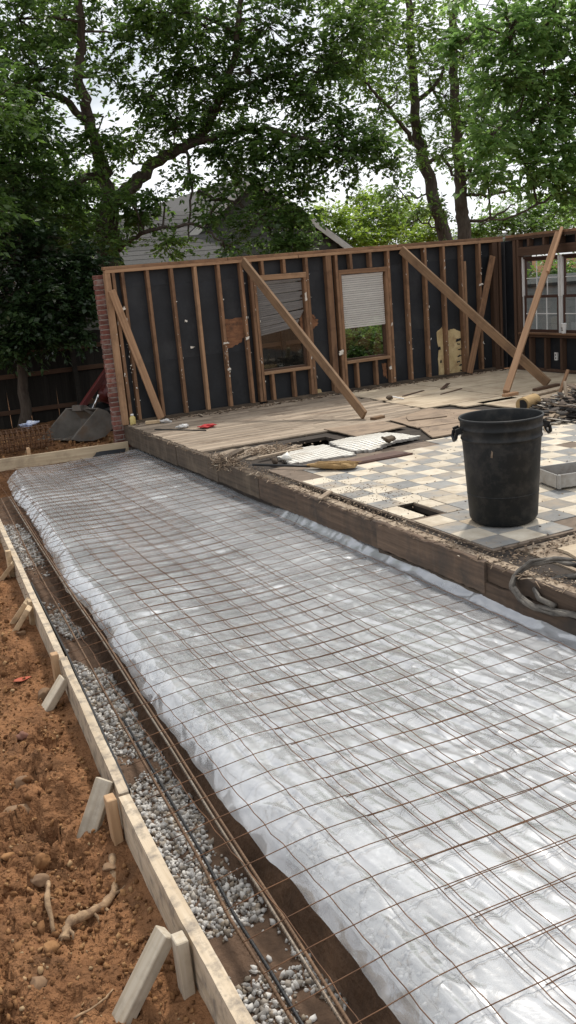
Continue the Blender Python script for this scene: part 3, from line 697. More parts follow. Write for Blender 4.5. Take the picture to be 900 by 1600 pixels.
# ------------------------------------------------------------------ reinforcing bars in the trench
RA = [(2.0,1.04),(2.6,1.05),(2.85,1.06),(3.25,1.068),(3.72,1.105),(4.44,1.14),(5.58,1.20),(7.41,1.31),(9.01,1.40),(11.33,1.56),(13,1.68)]
RB = [(2.0,1.175),(2.51,1.20),(2.83,1.22),(3.31,1.25),(4.03,1.29),(4.9,1.345),(5.57,1.38),(6.79,1.45),(8.42,1.52),(10.96,1.66),(13,1.78)]
def rebar(tab, dx, dz, r, m, label, y0=1.3, y1=12.8, ribs=True, cat='rebar'):
    ys = np.arange(y0, y1, .05); xs = interp(tab, ys) + dx + .006*fbm(ys*.8+dx*90, ys*0, 2, 5)
    zs = -.42 + dz + .012*fbm(ys*.6, ys*0+dx*50, 2, 6)
    mb = MB(); mb.tube(np.stack([xs, ys, zs], 1).tolist(), r, 8)
    if ribs:
        for i in range(0, len(ys)-1):
            if ys[i] > 5: break
            for q in (.25, .75):
                c = Vector((xs[i], ys[i]+.05*q, zs[i])); mb.tube([c-Vector((0,.003,0)), c+Vector((0,.003,0))], r*1.14, 7, False)
    return tag(mb.build('reinforcing_bar' if cat == 'rebar' else 'black_pipe', m, None, True), label, cat, 'bars laid along the trench' )
rebar(RA, -.010, 0, 0.0078, MT['rebar_rust'], 'rusty bar nearest the form board in the trench')
rebar(RA, .012, .003, 0.0078, MT['black'], 'dark shiny bar paired with the rusty bar by the form', 1.3, 5.4)
rebar(RB, -.011, 0, 0.0078, MT['rebar'], 'grey bar of the right hand pair, on its form side')
rebar(RB, .011, .001, 0.0078, MT['rebar_rust'], 'brown bar of the right hand pair, next to the plastic')

# ------------------------------------------------------------------ the floor of the torn-down room
HOLES = [(5.18,5.80,10.62,11.22), (4.43,4.61,6.74,7.25), (4.165,4.235,6.86,8.88), (5.5,5.75,10.0,10.12)]
def slab_cells(x0, x1, y0, y1, holes):
    xs = sorted({x0, x1, *[q for h in holes for q in h[:2] if x0 < q < x1]}); ys = sorted({y0, y1, *[q for h in holes for q in h[2:] if y0 < q < y1]})
    for a, b in zip(xs[:-1], xs[1:]):
        for c, d in zip(ys[:-1], ys[1:]):
            cx, cy = (a+b)/2, (c+d)/2
            if not any(h[0] < cx < h[1] and h[2] < cy < h[3] for h in holes): yield a, b, c, d
mb = MB()
for a, b, c, d in slab_cells(4.10, 11.95, 2.0, 14.98, HOLES): mb.box(a, b, c, d, -.075, -.03)
floor = mb.build('floor', MT['under']); tag(floor, 'worn wooden floor of the torn down room', kind='structure')
mb = MB(); mb.box(4.35, 11.9, 2.0, 14.9, -.55, -.50); mb.build('crawl_space', MT['under'], floor)

# planks of the far left room
y = 11.47; row = 0
while y < 14.80:
    w = .118; x = 4.07 + rng.uniform(-.02, .02); xmax = 7.95 + rng.uniform(-.12, .1)
    while x < xmax-.2:
        L = min(rng.uniform(1.0, 2.6), xmax-x)
        if xmax-x-L < .3: L = xmax-x
        dz = rng.uniform(-.003, .003)
        board('floor_plank', (x, y+w/2, -.012+dz), (x+L-.004, y+w/2, -.012+dz+rng.uniform(-.002,.002)), w-.006, .026, MT['plank'], floor, c=.003)
        x += L
    y += w; row += 1
# slanting boards at the broken left corner
for k, (x, y, L, a) in enumerate([(4.12,10.62,1.0,32),(4.10,10.78,.95,31),(4.12,10.96,.7,33),(4.13,11.12,.45,30),(4.35,10.52,.8,30),(4.62,10.5,.75,34)]):
    d = Vector((math.cos(R(a)), math.sin(R(a)), 0)); p = Vector((x, y, -.018-.002*k))
    board('floor_plank', p, p+d*L, .12, .022, MT['plank'], floor, c=.003)
# pieces of underlayment and plywood
def sheet(poly, z, th, m, name='plywood_sheet', tilt=0):
    P = []
    n = len(poly)
    for i in range(n):                                   # broken, slightly ragged outline
        a, b = poly[i], poly[(i+1) % n]
        k = max(2, int(math.dist(a, b)/.12))
        for j in range(k):
            t = j/k; e = 0 if j == 0 else rng.normal(0, .008)
            P.append((a[0]+(b[0]-a[0])*t+e, a[1]+(b[1]-a[1])*t+e*.7, z))
    return MB().prism(P, (0, 0, th)).build(name, m, floor)
sheet([(5.98,10.66),(6.82,10.78),(6.86,11.42),(5.97,11.58)], .002, .014, MT['ply_brown'])
sheet([(6.90,10.62),(8.15,10.35),(8.5,10.75),(8.1,11.56),(7.95,11.9),(7.0,11.5)], -.012, .014, MT['ply_brown'])
sheet([(6.62,9.86),(8.6,9.72),(8.75,10.6),(8.2,10.30),(6.9,10.56)], -.013, .017, MT['ply_brown'])
sheet([(7.10,11.15),(7.65,11.0),(7.75,11.3),(7.25,11.45)], .006, .012, MT['ply_brown'])
for (a, b, c, d) in [(7.99,9.40,13.15,14.78),(7.93,9.38,11.96,13.12),(9.43,11.7,13.32,14.78),(9.41,11.7,11.75,13.29),(8.36,9.37,11.55,11.93),(8.7,11.7,9.9,11.72)]:
    sheet([(a,c),(b,c),(b,d),(a,d)], -.012, .018, MT['ply'])
sheet([(8.65,7.0),(11.7,7.0),(11.7,9.86),(8.65,9.86)], -.012, .012, MT['ply_brown'])
sheet([(4.46,4.38),(6.2,4.30),(6.2,5.30),(4.60,5.26)], -.012, .020, MT['ply'])
sheet([(4.36,4.3),(6.2,4.1),(6.2,5.50),(4.42,5.50)], -.032, .016, MT['ledge'])
sheet([(4.25,2.2),(6.2,2.2),(6.2,4.08),(4.25,4.28)], -.03, .018, MT['ply_brown'])
# tile bed and checkered tiles, each its own piece
T = .2715; OX, OY = 5.07, 5.87
tb = MB()
for a, b, c, d in slab_cells(4.24, 8.62, 5.56, 9.74, HOLES):
    tb.box(a, b, c, d, -.028, -.008)
tb.build('tile_underlay', MT['tile_edge'], floor)
def tile_mesh(m):
    return cbox_mesh(T-.004, T-.004, .007, .0015, m)
def skip_tile(x, y):
    if y > 9.42 and x < 6.35: return True
    if y > 9.05 and 5.05 < x < 5.95: return True
    if y > 8.95 and x < 4.6: return True
    for h in HOLES:
        if h[0]-.1 < x < h[1]+.1 and h[2]-.05 < y < h[3]+.05 and h[0] > 4.3: return True
    return False
for i in range(-3, 14):
    for j in range(-2, 15):
        x0, x1 = OX+i*T, OX+(i+1)*T; y0, y1 = OY+j*T, OY+(j+1)*T
        x0, y0 = max(x0, 4.25), max(y0, 5.57); x1 = min(x1, 8.61); y1 = min(y1, 9.73)
        if x1-x0 < .03 or y1-y0 < .03: continue
        cx, cy = (x0+x1)/2, (y0+y1)/2
        if skip_tile(cx, cy): continue
        if rng.uniform() < .015: continue
        m = MT['dtile'] if (i+j) % 2 == 0 else MT['ltile']
        full = abs(x1-x0-T) < .01 and abs(y1-y0-T) < .01
        me = tile_mesh(m) if full else cbox_mesh(x1-x0-.004, y1-y0-.004, .007, .0015, m)
        o = bpy.data.objects.new('floor_tile', me)
        tilt = Matrix.Rotation(rng.normal(0, .005), 4, 'X') @ Matrix.Rotation(rng.normal(0, .005), 4, 'Y')
        link(o, floor, Matrix.Translation((cx, cy, -.0035+rng.uniform(-.001, .001))) @ tilt)
# cut pieces round the slot in the tiles
for (a, b, c, d, m) in [(4.255,4.425,6.75,7.22,'ltile'),(4.615,4.79,6.70,6.95,'dtile'),(4.615,4.79,6.96,7.22,'ltile')]:
    o = bpy.data.objects.new('floor_tile', cbox_mesh(b-a-.004, d-c-.004, .007, .0015, MT[m])); link(o, floor, Matrix.Translation(((a+b)/2, (c+d)/2, -.0035)))
# ledge boards along the open edge and the rim joist faces
for (a, b, dz, m) in [(4.3,5.36,-.02,'ledge'),(5.37,6.86,-.012,'ledge'),(6.88,8.9,-.02,'ledge'),(8.92,10.5,-.012,'rim_dark'),(10.9,14.6,-.004,'rim_dark')]:
    xx = 4.115
    board('ledge_board', (xx, a, -.03+dz*.3), (xx, b-.01, -.03+dz*.3), .10, .03, MT[m], floor, c=.005)
for (a, b, x, z0, z1, m) in [(2.0,4.2,4.035,-.27,-.02,'rim'),(4.21,5.36,4.045,-.15,-.012,'rim'),(4.21,5.40,4.028,-.29,-.155,'rim'),(5.365,6.90,4.022,-.245,.004,'rim'),(5.405,6.90,4.03,-.30,-.25,'rim_dark'),
                          (6.905,8.55,4.038,-.26,-.014,'rim'),(8.555,9.5,4.042,-.27,-.016,'rim'),(9.505,10.75,4.04,-.27,-.01,'rim_dark'),(10.76,12.3,4.036,-.28,.004,'rim_dark'),(12.31,14.62,4.03,-.30,.0,'rim_dark')]:
    n_ = max(8, int((b-a)/.045)); v = []; f = []
    for i in range(n_+1):                                 # splintered upper edge, chewed lower edge
        yy = a+(b-a)*i/n_; e = max(0, rng.normal(-.002, .009)) + .016*max(0, float(fbm(yy*5, 1.3, 3, 19))); g = rng.normal(0, .004); h_ = rng.normal(0, .0016)
        v += [(x-.021+h_, yy, z0+g), (x-.021+h_, yy, z1-e-.006), (x-.013, yy, z1-e), (x+.021, yy, z1-e*.6), (x+.021, yy, z0+g)]
    for i in range(n_):
        for q in range(5): f.append((i*5+q, i*5+(q+1) % 5, (i+1)*5+(q+1) % 5, (i+1)*5+q))
    f += [(4,3,2,1,0), tuple(n_*5+q for q in range(5))]
    mesh_obj('rim_board', v, f, MT[m+'_y'], floor)
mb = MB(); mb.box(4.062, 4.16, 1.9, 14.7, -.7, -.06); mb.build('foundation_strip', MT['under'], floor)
board('rim_board', (4.06, 14.66, -.16), (4.06, 14.95, -.16), .05, .3, MT['rim_dark'], floor)
# gap joist showing inside the ledge slot
mb = MB(); mb.box(4.168, 4.232, 6.86, 8.88, -.25, -.2); mb.build('joist', MT['rim_dark'], floor)

# old white mosaic floor, heaved up
def mosaic(name, poly, hump, ang, label, gs):
    t = thing(name, label, 'mosaic floor', (poly[0][0], poly[0][1], 0), 'broken pieces of white mosaic floor')
    P = np.array(poly)
    def inside(x, y):
        c = False; n = len(P)
        for i in range(n):
            x1, y1 = P[i]; x2, y2 = P[(i+1) % n]
            if (y1 > y) != (y2 > y) and x < (x2-x1)*(y-y1)/(y2-y1)+x1: c = not c
        return c
    cx, cy = P.mean(0)
    def hz(x, y): return .012 + hump*math.exp(-((x-cx)/.42)**2-((y-cy)/.35)**2) + .010*float(fbm(x*3, y*3, 2, 5))
    pos = []; 
    ca, sa = math.cos(R(ang)), math.sin(R(ang))
    v = []; f = []; vd = []; fd = []
    for i in range(-45, 46):
        for j in range(-45, 46):
            lx, ly = i*gs, j*gs; x = cx+lx*ca-ly*sa; y = cy+lx*sa+ly*ca
            if not inside(x, y): continue
            h = .43*gs
            tgt_v, tgt_f = v, f
            n = len(v); z = hz(x, y)
            cr = .55
            pts = [(-1,-cr),(-cr,-1),(cr,-1),(1,-cr),(1,cr),(cr,1),(-cr,1),(-1,cr)]
            for a, b in pts:
                px = x+(a*ca-b*sa)*h; py = y+(a*sa+b*ca)*h; v.append((px, py, hz(px, py)+.007))
            for a, b in pts:
                px = x+(a*ca-b*sa)*h; py = y+(a*sa+b*ca)*h; v.append((px, py, hz(px, py)))
            f.append(tuple(range(n, n+8)))
            for k in range(8): f.append((n+8+k, n+8+(k+1)%8, n+(k+1)%8, n+k))
            hd = .2*gs; x2 = x+(gs/2*ca-gs/2*sa); y2 = y+(gs/2*sa+gs/2*ca)
            if inside(x2, y2):
                n = len(vd)
                for a, b in ((-1,0),(0,-1),(1,0),(0,1)):
                    px = x2+(a*ca-b*sa)*hd; py = y2+(a*sa+b*ca)*hd; vd.append((px, py, hz(px, py)+.006))
                fd.append((n, n+1, n+2, n+3))
    tag(mesh_obj('white_tiles', v, f, MT['mosaic'], t), kind='stuff')
    tag(mesh_obj('dot_tiles', vd, fd, MT['dtile'], t), kind='stuff')
    # bedding slab following the hump
    N = 26; lo, hi = P.min(0), P.max(0); vv = []; ff = []; ok = {}
    for i in range(N+1):
        for j in range(N+1):
            x = lo[0]+(hi[0]-lo[0])*i/N; y = lo[1]+(hi[1]-lo[1])*j/N
            vv.append((x, y, hz(x, y)+.002))
    for i in range(N):
        for j in range(N):
            x = lo[0]+(hi[0]-lo[0])*(i+.5)/N; y = lo[1]+(hi[1]-lo[1])*(j+.5)/N
            if inside(x, y): a = i*(N+1)+j; ff.append((a, a+N+1, a+N+2, a+1))
    mb = MB(); used = sorted({k for q in ff for k in q}); mp_ = {k: i for i, k in enumerate(used)}
    top = [vv[k] for k in used]; n = len(top)
    fs = [tuple(mp_[k] for k in q) for q in ff]
    from collections import Counter
    ed = Counter(); 
    for q in fs:
        for i in range(4): ed[(q[i], q[(i+1) % 4])] += 1
    bot = [(p[0], p[1], p[2]-.03) for p in top]
    allf = fs + [tuple(k+n for k in reversed(q)) for q in fs]
    for (a, b) in ed:
        if (b, a) not in ed: allf.append((b, a, a+n, b+n))
    mesh_obj('grout_bed', top+bot, allf, MT['grout'], t)
mosaic('mosaic_floor', [(5.40,9.78),(5.62,9.66),(6.15,9.86),(6.50,9.98),(6.38,10.60),(5.52,10.60),(5.42,10.2)], .07, 8, 'white mosaic floor piece with grey dots, heaved up behind the brown panel', .062)
mosaic('mosaic_floor', [(4.55,9.72),(5.36,9.62),(5.37,10.45),(5.15,10.55),(4.62,10.22)], .02, 5, 'flat white mosaic floor piece beside the broom', .062)

# ------------------------------------------------------------------ stud walls
WY = 14.83; SD = .115; ST = .05
back = thing('stud_wall', 'long open stud wall with black sheathing and two window openings', 'stud wall', (7.8, WY, 0))
def stud(wall, x, z0, z1, m='stud', w=ST, y=None, name='stud'):
    yy = WY + SD/2 if y is None else y
    lean = rng.normal(0, .004)
    return board(name, (x+lean, yy, z0), (x, yy, z1), SD, w, MT[m], wall, up=(1,0,0), c=.003)
K = lambda k: 4.30 + .4064*k
stud(back, 4.055, 0, 2.40, 'stud_light', .09); stud(back, 4.15, .05, 2.40, 'stud', .05)
for k in (0,1,2,3,4,5): stud(back, K(k), .05, 2.40, random.choice(['stud','stud','stud_light']))
for k in (13,14,15,16,17): stud(back, K(k), .05, 2.40, 'stud')
stud(back, 10.86, .05, 2.1, 'stud_light')
for x in (6.50,6.555,7.50,7.555): stud(back, x, .05, 2.40 if x in (6.50,7.555) else 2.08, 'stud')
stud(back, 7.985, .0, 2.40, 'stud', .11); stud(back, 8.14, .05, 2.40); stud(back, 8.195, .05, 2.06); stud(back, 9.145, .05, 2.06); stud(back, 9.20, .05, 2.40)
for x in (6.72, 7.13): stud(back, x, 2.17, 2.40); stud(back, x+.02, .05, .50)
for x in (8.43, 8.83): stud(back, x, 2.14, 2.40); stud(back, x, .05, .50)
stud(back, 11.56, .0, 2.40, 'stud_dark', .11); stud(back, 11.68, 0, 2.40, 'stud_dark', .05)
board('header', (6.53, WY+.05, 2.125), (7.53, WY+.05, 2.115), .10, .09, MT['stud_light'], back)
board('header', (8.17, WY+.05, 2.10), (9.17, WY+.05, 2.09), .10, .08, MT['stud'], back)
board('sill_plate', (6.58, WY+.055, .525), (7.48, WY+.055, .525), .12, .05, MT['stud_light'], back)
board('sill_plate', (8.22, WY+.055, .525), (9.12, WY+.055, .525), .12, .05, MT['stud_light'], back)
for a, b in ((4.02,7.4),(7.41,11.75)):
    board('top_plate', (a, WY+.055, 2.425), (b, WY+.055, 2.425), .118, .05, MT['stud_light'], back)
for a, b in ((4.0,6.1),(6.11,9.4),(9.41,11.75)):
    board('top_plate', (a, WY+.057, 2.475), (b, WY+.057, 2.475), .120, .048, MT['stud'], back)
for a, b in ((4.02,6.45),(6.6,7.93),(8.05,11.7)):
    board('bottom_plate', (a, WY+.06, .025), (b, WY+.06, .025), .10, .05, MT['rim_dark'], back)
SY = WY+SD+.012
rows = [(0,.95),(.955,2.15),(2.155,2.40)]
def panel(x0, x1, z0, z1):
    yo = .003*(z0 > .5) + .003*(int(x0*10) % 2)*.7
    board('sheathing_panel', ((x0+x1)/2, SY+yo, z0), ((x0+x1)/2, SY+yo, z1+.006), .02, x1-x0+.006, MT['felt'], back, up=(1,0,0), c=.002)
for z0, z1 in rows:
    for x0, x1 in ((4.02,5.1),(5.1,6.52),(7.54,8.17),(9.17,10.42),(10.42,11.90)): panel(x0, x1, z0, z1)
for x0, x1 in ((6.53,7.53),(8.18,9.16)):
    panel(x0, x1, 0, .52); panel(x0, x1, 2.10, 2.40)
def ragged(pts, n=5, amp=.02):
    o = []
    for i in range(len(pts)):
        a, b = pts[i], pts[(i+1) % len(pts)]
        for j in range(n):
            t = j/n; o.append((a[0]+(b[0]-a[0])*t+rng.normal(0, amp), a[1]+(b[1]-a[1])*t+rng.normal(0, amp)))
    return o
def patch(pts, m, y, name='torn_patch', amp=.012, th=.004):
    P = [(a, y, b) for a, b in ragged(pts, 5, amp)]
    return MB().prism(P, (0, th, 0)).build(name, MT[m], back)
py = SY-.017
patch([(5.99,1.50),(6.34,1.50),(6.33,1.18),(6.22,1.08),(6.0,1.02),(5.97,1.25)], 'torn', py)
patch([(7.40,1.50),(7.47,1.45),(7.47,1.15),(7.40,1.12)], 'torn', py, amp=.008)
patch([(7.58,1.45),(7.66,1.42),(7.74,1.33),(7.72,1.24),(7.60,1.15)], 'torn', py)
patch([(9.0,.42),(9.1,.40),(9.1,.12),(9.02,.2)], 'torn', py, amp=.008)
patch([(10.24,.86),(10.36,.93),(10.46,.86),(10.62,.88),(10.82,.80),(10.83,.05),(10.24,.02)], 'torn_yellow', py)
patch([(7.58,.15),(7.70,.10),(7.72,.03),(7.58,.03)], 'torn_yellow', py, amp=.006)
for (x, z, w, h) in [(10.72,.66,.12,.05),(10.75,.48,.10,.03),(10.74,.36,.12,.025),(10.70,.25,.08,.03),(10.76,.18,.1,.03),(10.72,.58,.06,.02),(10.77,.08,.08,.02),(10.28,.55,.05,.06),(10.3,.3,.03,.05)]:
    patch([(x-w/2,z-h/2),(x+w/2,z-h/3),(x+w/2,z+h/2),(x-w/3,z+h/2)], 'felt', py-.006, 'torn_hole', .006, .003)
# scraps of old wallboard and foam left on the stud edges
pos = []; 
for k in (0,2,4,5,13,14,15,16,17,-.45,12.05,5.55,8.0):
    for q in range(int(rng.integers(6, 13))): pos.append((K(k)+rng.choice([-.03,.03,0])+rng.normal(0,.006), WY-.006, rng.uniform(.1, 2.35)))
for q in range(18): pos.append((K(-.05)+rng.normal(0,.012)-.03, WY-.004, rng.uniform(.1, 2.0)))
for q in range(14): pos.append((K(4)+rng.normal(0,.012), WY-.006, rng.uniform(.5, 1.1)))
pos = np.array(pos); s = np.stack([rng.uniform(.004,.013,len(pos)), rng.uniform(.003,.007,len(pos)), .010+.06*rng.uniform(0,1,len(pos))**2.2], 1)
scatter('wallboard_scraps', STONE, pos, s, MT['foam'], parent=back, full=False)
for i, (x, z, w, h) in enumerate([(4.245,1.84,.05,.05),(4.24,1.66,.07,.045),(4.245,1.52,.06,.06),(4.27,1.40,.05,.03),(5.30+.02,1.12,.07,.02),(5.26,1.55,.035,.035),(5.92,1.12,.09,.035),(6.32,1.16,.06,.05),(5.93,.68,.05,.05),(8.10,.72,.08,.10),(7.48,1.75,.03,.16),(11.2,1.65,.09,.04),(9.1,.33,.05,.07)]):
    MB().prism([(a, WY-.03, b) for a, b in ragged([(x-w/2,z-h/2),(x+w/2,z-h/3),(x+w/2,z+h/2),(x-w/2,z+h/4)], 3, .006)], (0,.02,0)).build('wallboard_scrap', MT['foam'], back)
# windows of the long wall
def back_window(x0, x1, z0, z1):
    w = MB(); e = .03
    w.box(x0, x0+e, SY-.03, SY+.05, z0, z1); w.box(x1-e, x1, SY-.03, SY+.05, z0, z1)
    w.box(x0+e, x1-e, SY-.03, SY+.05, z1-e, z1); w.box(x0+e, x1-e, SY-.03, SY+.05, z0, z0+e)
    w.box(x0+e, x1-e, SY-.01, SY+.03, (z0+z1)/2-.02, (z0+z1)/2+.02)
    fr = w.build('window', MT['stud_dark'], back)
    MB().box(x0+e, x1-e, SY+.018, SY+.022, z0+e, (z0+z1)/2-.02).build('pane', MT['glass'], fr)
    MB().box(x0+e, x1-e, SY+.034, SY+.038, (z0+z1)/2+.02, z1-e).build('pane', MT['glass'], fr)
back_window(6.585, 7.47, .552, 2.07); back_window(8.225, 9.115, .552, 2.05)
def blind(label, x0, x1, ztop, n, dz, m, drop, tiltfun):
    t = thing('window_blind', label, 'blind', ((x0+x1)/2, SY-.05, ztop-n*dz), 'slatted window blinds')
    board('head_rail', (x0, SY-.06, ztop), (x1, SY-.06, ztop), .03, .03, MT[m], t, c=.002)
    for i in range(n):
        zl, zr, xa, xb = tiltfun(i, ztop - .03 - i*dz)
        if xb - xa < .05: continue
        board('slat', (xa, SY-.062+rng.normal(0,.002), zl), (xb, SY-.062+rng.normal(0,.002), zr), .005, dz*.86, MT[m], t, c=.0, roll=.30)
    return t
blind('straight white slatted blind half lowered in the right hand window opening', 8.24, 9.10, 2.03, 24, .0375, 'slat', 0, lambda i, z: (z, z, 8.245, 9.095))
blind('crooked grey slatted blind hanging askew in the left hand window opening', 6.60, 7.46, 2.05, 25, .035, 'slat_dark', 0,
      lambda i, z: (z - (0 if i < 6 else .0), z + (i/25)*.09 + (0.02 if i % 5 == 0 else 0), 6.605, 7.455 - max(0, i-16)*.02 - (.04 if i in (8,9,15) else 0)))

# right hand wall
RX = 11.75
right = thing('stud_wall', 'dark stud wall with two brown sash windows at right picture edge', 'stud wall', (RX, 13.0, 0))
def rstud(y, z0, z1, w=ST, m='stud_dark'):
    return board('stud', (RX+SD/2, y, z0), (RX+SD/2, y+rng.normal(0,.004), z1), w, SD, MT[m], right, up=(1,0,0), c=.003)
for y_, w_ in ((14.52,.07),(14.42,.05)): rstud(y_, .05, 2.40, w_)
for y_ in (14.12,13.70,13.27,12.86,12.45,12.05): rstud(y_, .05, .62); rstud(y_, 2.27, 2.40)
for y_ in (11.4,11.0,10.6): rstud(y_, .05, 2.4)
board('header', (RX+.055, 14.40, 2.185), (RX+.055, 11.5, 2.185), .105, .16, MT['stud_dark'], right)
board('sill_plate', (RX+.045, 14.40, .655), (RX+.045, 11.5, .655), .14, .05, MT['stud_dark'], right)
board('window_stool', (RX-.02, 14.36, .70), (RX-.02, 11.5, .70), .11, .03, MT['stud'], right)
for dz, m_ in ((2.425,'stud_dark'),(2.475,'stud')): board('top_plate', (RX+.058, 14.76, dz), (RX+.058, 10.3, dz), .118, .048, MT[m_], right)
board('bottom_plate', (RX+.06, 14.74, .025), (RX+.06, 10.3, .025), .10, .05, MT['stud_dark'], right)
def rpanel(y0, y1, z0, z1): board('sheathing_panel', (RX+SD+.012, (y0+y1)/2, z0), (RX+SD+.012, (y0+y1)/2, z1), y1-y0-.004, .02, MT['felt'], right, up=(1,0,0), c=.002)
rpanel(14.40,14.93,0,2.4); rpanel(13.3,14.4,0,.63); rpanel(12.1,13.3,0,.63); rpanel(11.5,12.1,0,.63); rpanel(13.3,14.4,2.12,2.4); rpanel(12.1,13.3,2.12,2.4); rpanel(11.5,12.1,2.12,2.4); rpanel(10.3,11.5,0,2.4)
def sash_window(y0, y1, z0, z1):
    X = RX+.06; mid = (z0+z1)/2-.02
    w = MB(); e = .035
    w.box(X, X+.06, y0+e, y1-e, z1-e, z1); w.box(X, X+.06, y0+e, y1-e, z0, z0+e)
    fr = w.build('window_frame', MT['sash'], right)
    for ya, yb in ((y1-e, y1), (y0, y0+e)):
        MB().box(X-.004, X+.06, ya, yb, mid, z1).build('jamb', MT['white'], fr); MB().box(X, X+.06, ya+.008, yb-.008, z0, mid-.002).build('jamb', MT['trim'], fr)
    for (a, b, dx) in ((z0+e, mid+.02, 0.0), (mid-.02, z1-e, .022)):
        s = MB(); q = .045; ya, yb = y0+e+.002, y1-e-.002; xx = X+.012+dx
        s.box(xx, xx+.02, yb-q, yb, a, b); s.box(xx, xx+.02, ya, ya+q, a, b); s.box(xx, xx+.02, ya+q, yb-q, b-q, b); s.box(xx, xx+.02, ya+q, yb-q, a, a+q)
        so = s.build('sash', MT['sash'], fr)
        g = MB().box(xx+.012, xx+.015, ya+q, yb-q, a+q, b-q); g.build('pane', MT['glass'], fr)
        for k in (1, 2):
            yy = ya+q + (yb-ya-2*q)*k/3; MB().box(xx+.002, xx+.011, yy-.008, yy+.008, a+q, b-q).build('muntin', MT['white'], fr)
        zz = (a+b)/2; MB().box(xx+.001, xx+.0105, ya+q, yb-q, zz-.0075, zz+.0075).build('muntin', MT['white'], fr)
sash_window(13.36, 14.37, .685, 2.08); sash_window(12.30, 13.32, .685, 2.08); sash_window(11.5, 12.26, .685, 2.08)
# outlet plate on its box
mb = MB(); mb.box(RX+.02, RX+.05, 13.40, 13.47, .22, .36); o = mb.build('outlet_plate', MT['white'], right)
MB().box(RX+.016, RX+.0195, 13.425, 13.445, .245, .275).box(RX+.016, RX+.0195, 13.425, 13.445, .305, .335).build('socket', MT['black'], o)
# cup standing on the window stool
t = thing('paper_cup', 'white paper cup with dark emblem standing on the window stool', 'cup', (RX-.03, 13.16, .715))
MB().lathe([(.0,0),(.036,0),(.038,.01),(.047,.15),(.049,.155),(.046,.155),(.036,.012),(0,.012)], (RX-.03,13.16,.715), 20).build('cup_body', MT['white'], t, True)
MB().lathe([(.0,.155),(.05,.155),(.05,.172),(.043,.178),(0,.178)], (RX-.03,13.16,.715), 20).build('lid', MT['white'], t, True)
mb = MB()
for a0, a1, z0, z1 in ((172,196,.075,.11),(160,208,.052,.068)):
    for k in range(6):
        a = R(a0+(a1-a0)*k/6); b = R(a0+(a1-a0)*(k+1)/6); r_ = .0482 - .0
        rr = lambda z: .0385+(z-.01)*.0643+.0012
        mb.add([(RX-.03+rr(z0)*math.cos(a), 13.16+rr(z0)*math.sin(a), .715+z0),(RX-.03+rr(z0)*math.cos(b), 13.16+rr(z0)*math.sin(b), .715+z0),(RX-.03+rr(z1)*math.cos(b), 13.16+rr(z1)*math.sin(b), .715+z1),(RX-.03+rr(z1)*math.cos(a), 13.16+rr(z1)*math.sin(a), .715+z1)], [(0,1,2,3)])
mb.build('emblem', MT['black'], t)

# ------------------------------------------------------------------ brick veneer end, left of the stud wall
bv = thing('brick_veneer', 'narrow red brick veneer end at the left of the stud wall', 'brick wall', (3.93, 15.05, -.45))
ch = .0775; z = -.40; k = 0
while z < 2.36:
    d = rng.normal(0, .004)
    for (a, b) in (((3.88,4.15),(4.16,4.42)) if k % 2 else ((3.885,4.015),(4.025,4.29))):
        o = bpy.data.objects.new('brick', cbox_mesh(b-a, .125, ch-.013, .005, MT['brick']))
        link(o, bv, Matrix.Translation(((a+b)/2+d, 15.045+rng.normal(0,.002), z+ch/2)) @ Matrix.Rotation(rng.normal(0,.012), 4, 'Z'))
    z += ch; k += 1
mb = MB(); mb.box(3.895, 4.40, 14.99, 15.10, -.45, 2.33); mb.build('mortar_core', MT['mortar'], bv)

# ------------------------------------------------------------------ braces
def brace(p0, p1, w, h, m, label, up=(0,0,1)):
    return tag(board('wooden_brace', p0, p1, w, h, MT[m], up=up, c=.005), label, 'brace', 'boards bracing the stud walls')
brace((6.36,14.80,2.42), (6.80,11.86,.06), .05, .15, 'brace', 'long brown brace running down from the wall between the left studs and window')
brace((9.46,14.80,2.40), (10.40,12.06,.06), .05, .15, 'brace', 'long dark brace running from the wall down to the block near debris pile')
brace((11.70,13.25,2.44), (9.45,11.95,.05), .10, .09, 'brace_new', 'light orange brace leaning from right hand wall to the floor', up=(-.5,-.6,.6))
brace((11.74,13.20,2.52), (11.10,12.84,1.80), .05, .085, 'brace_new', 'short scab board nailed along the top of the light orange brace', up=(-.5,-.6,.6))
brace((4.08,WY-.028,2.14), (4.64,WY-.028,.03), .12, .04, 'stud_light', 'slanting board nailed across the studs at the left end of wall', up=(0,-1,0))
brace((11.48,WY-.03,2.15), (10.80,WY-.10,.03), .12, .04, 'stud', 'slanting board leaning in the far corner of the room', up=(0,-1,0))
tag(board('wood_block', (6.83,11.70,.02), (7.05,11.76,.02), .09, .04, MT['brace']), 'small block nailed at the foot of the long brown brace', 'block', 'blocks at the brace feet')
tag(board('wood_block', (9.95,11.86,.025), (10.55,12.0,.025), .09, .05, MT['stud_dark']), 'dark block at the foot of the long dark brace', 'block', 'blocks at the brace feet')
tag(board('wood_block', (9.30,11.80,.025), (9.58,11.86,.025), .10, .05, MT['brace_new']), 'light block at the foot of the light orange brace', 'block', 'blocks at the brace feet')

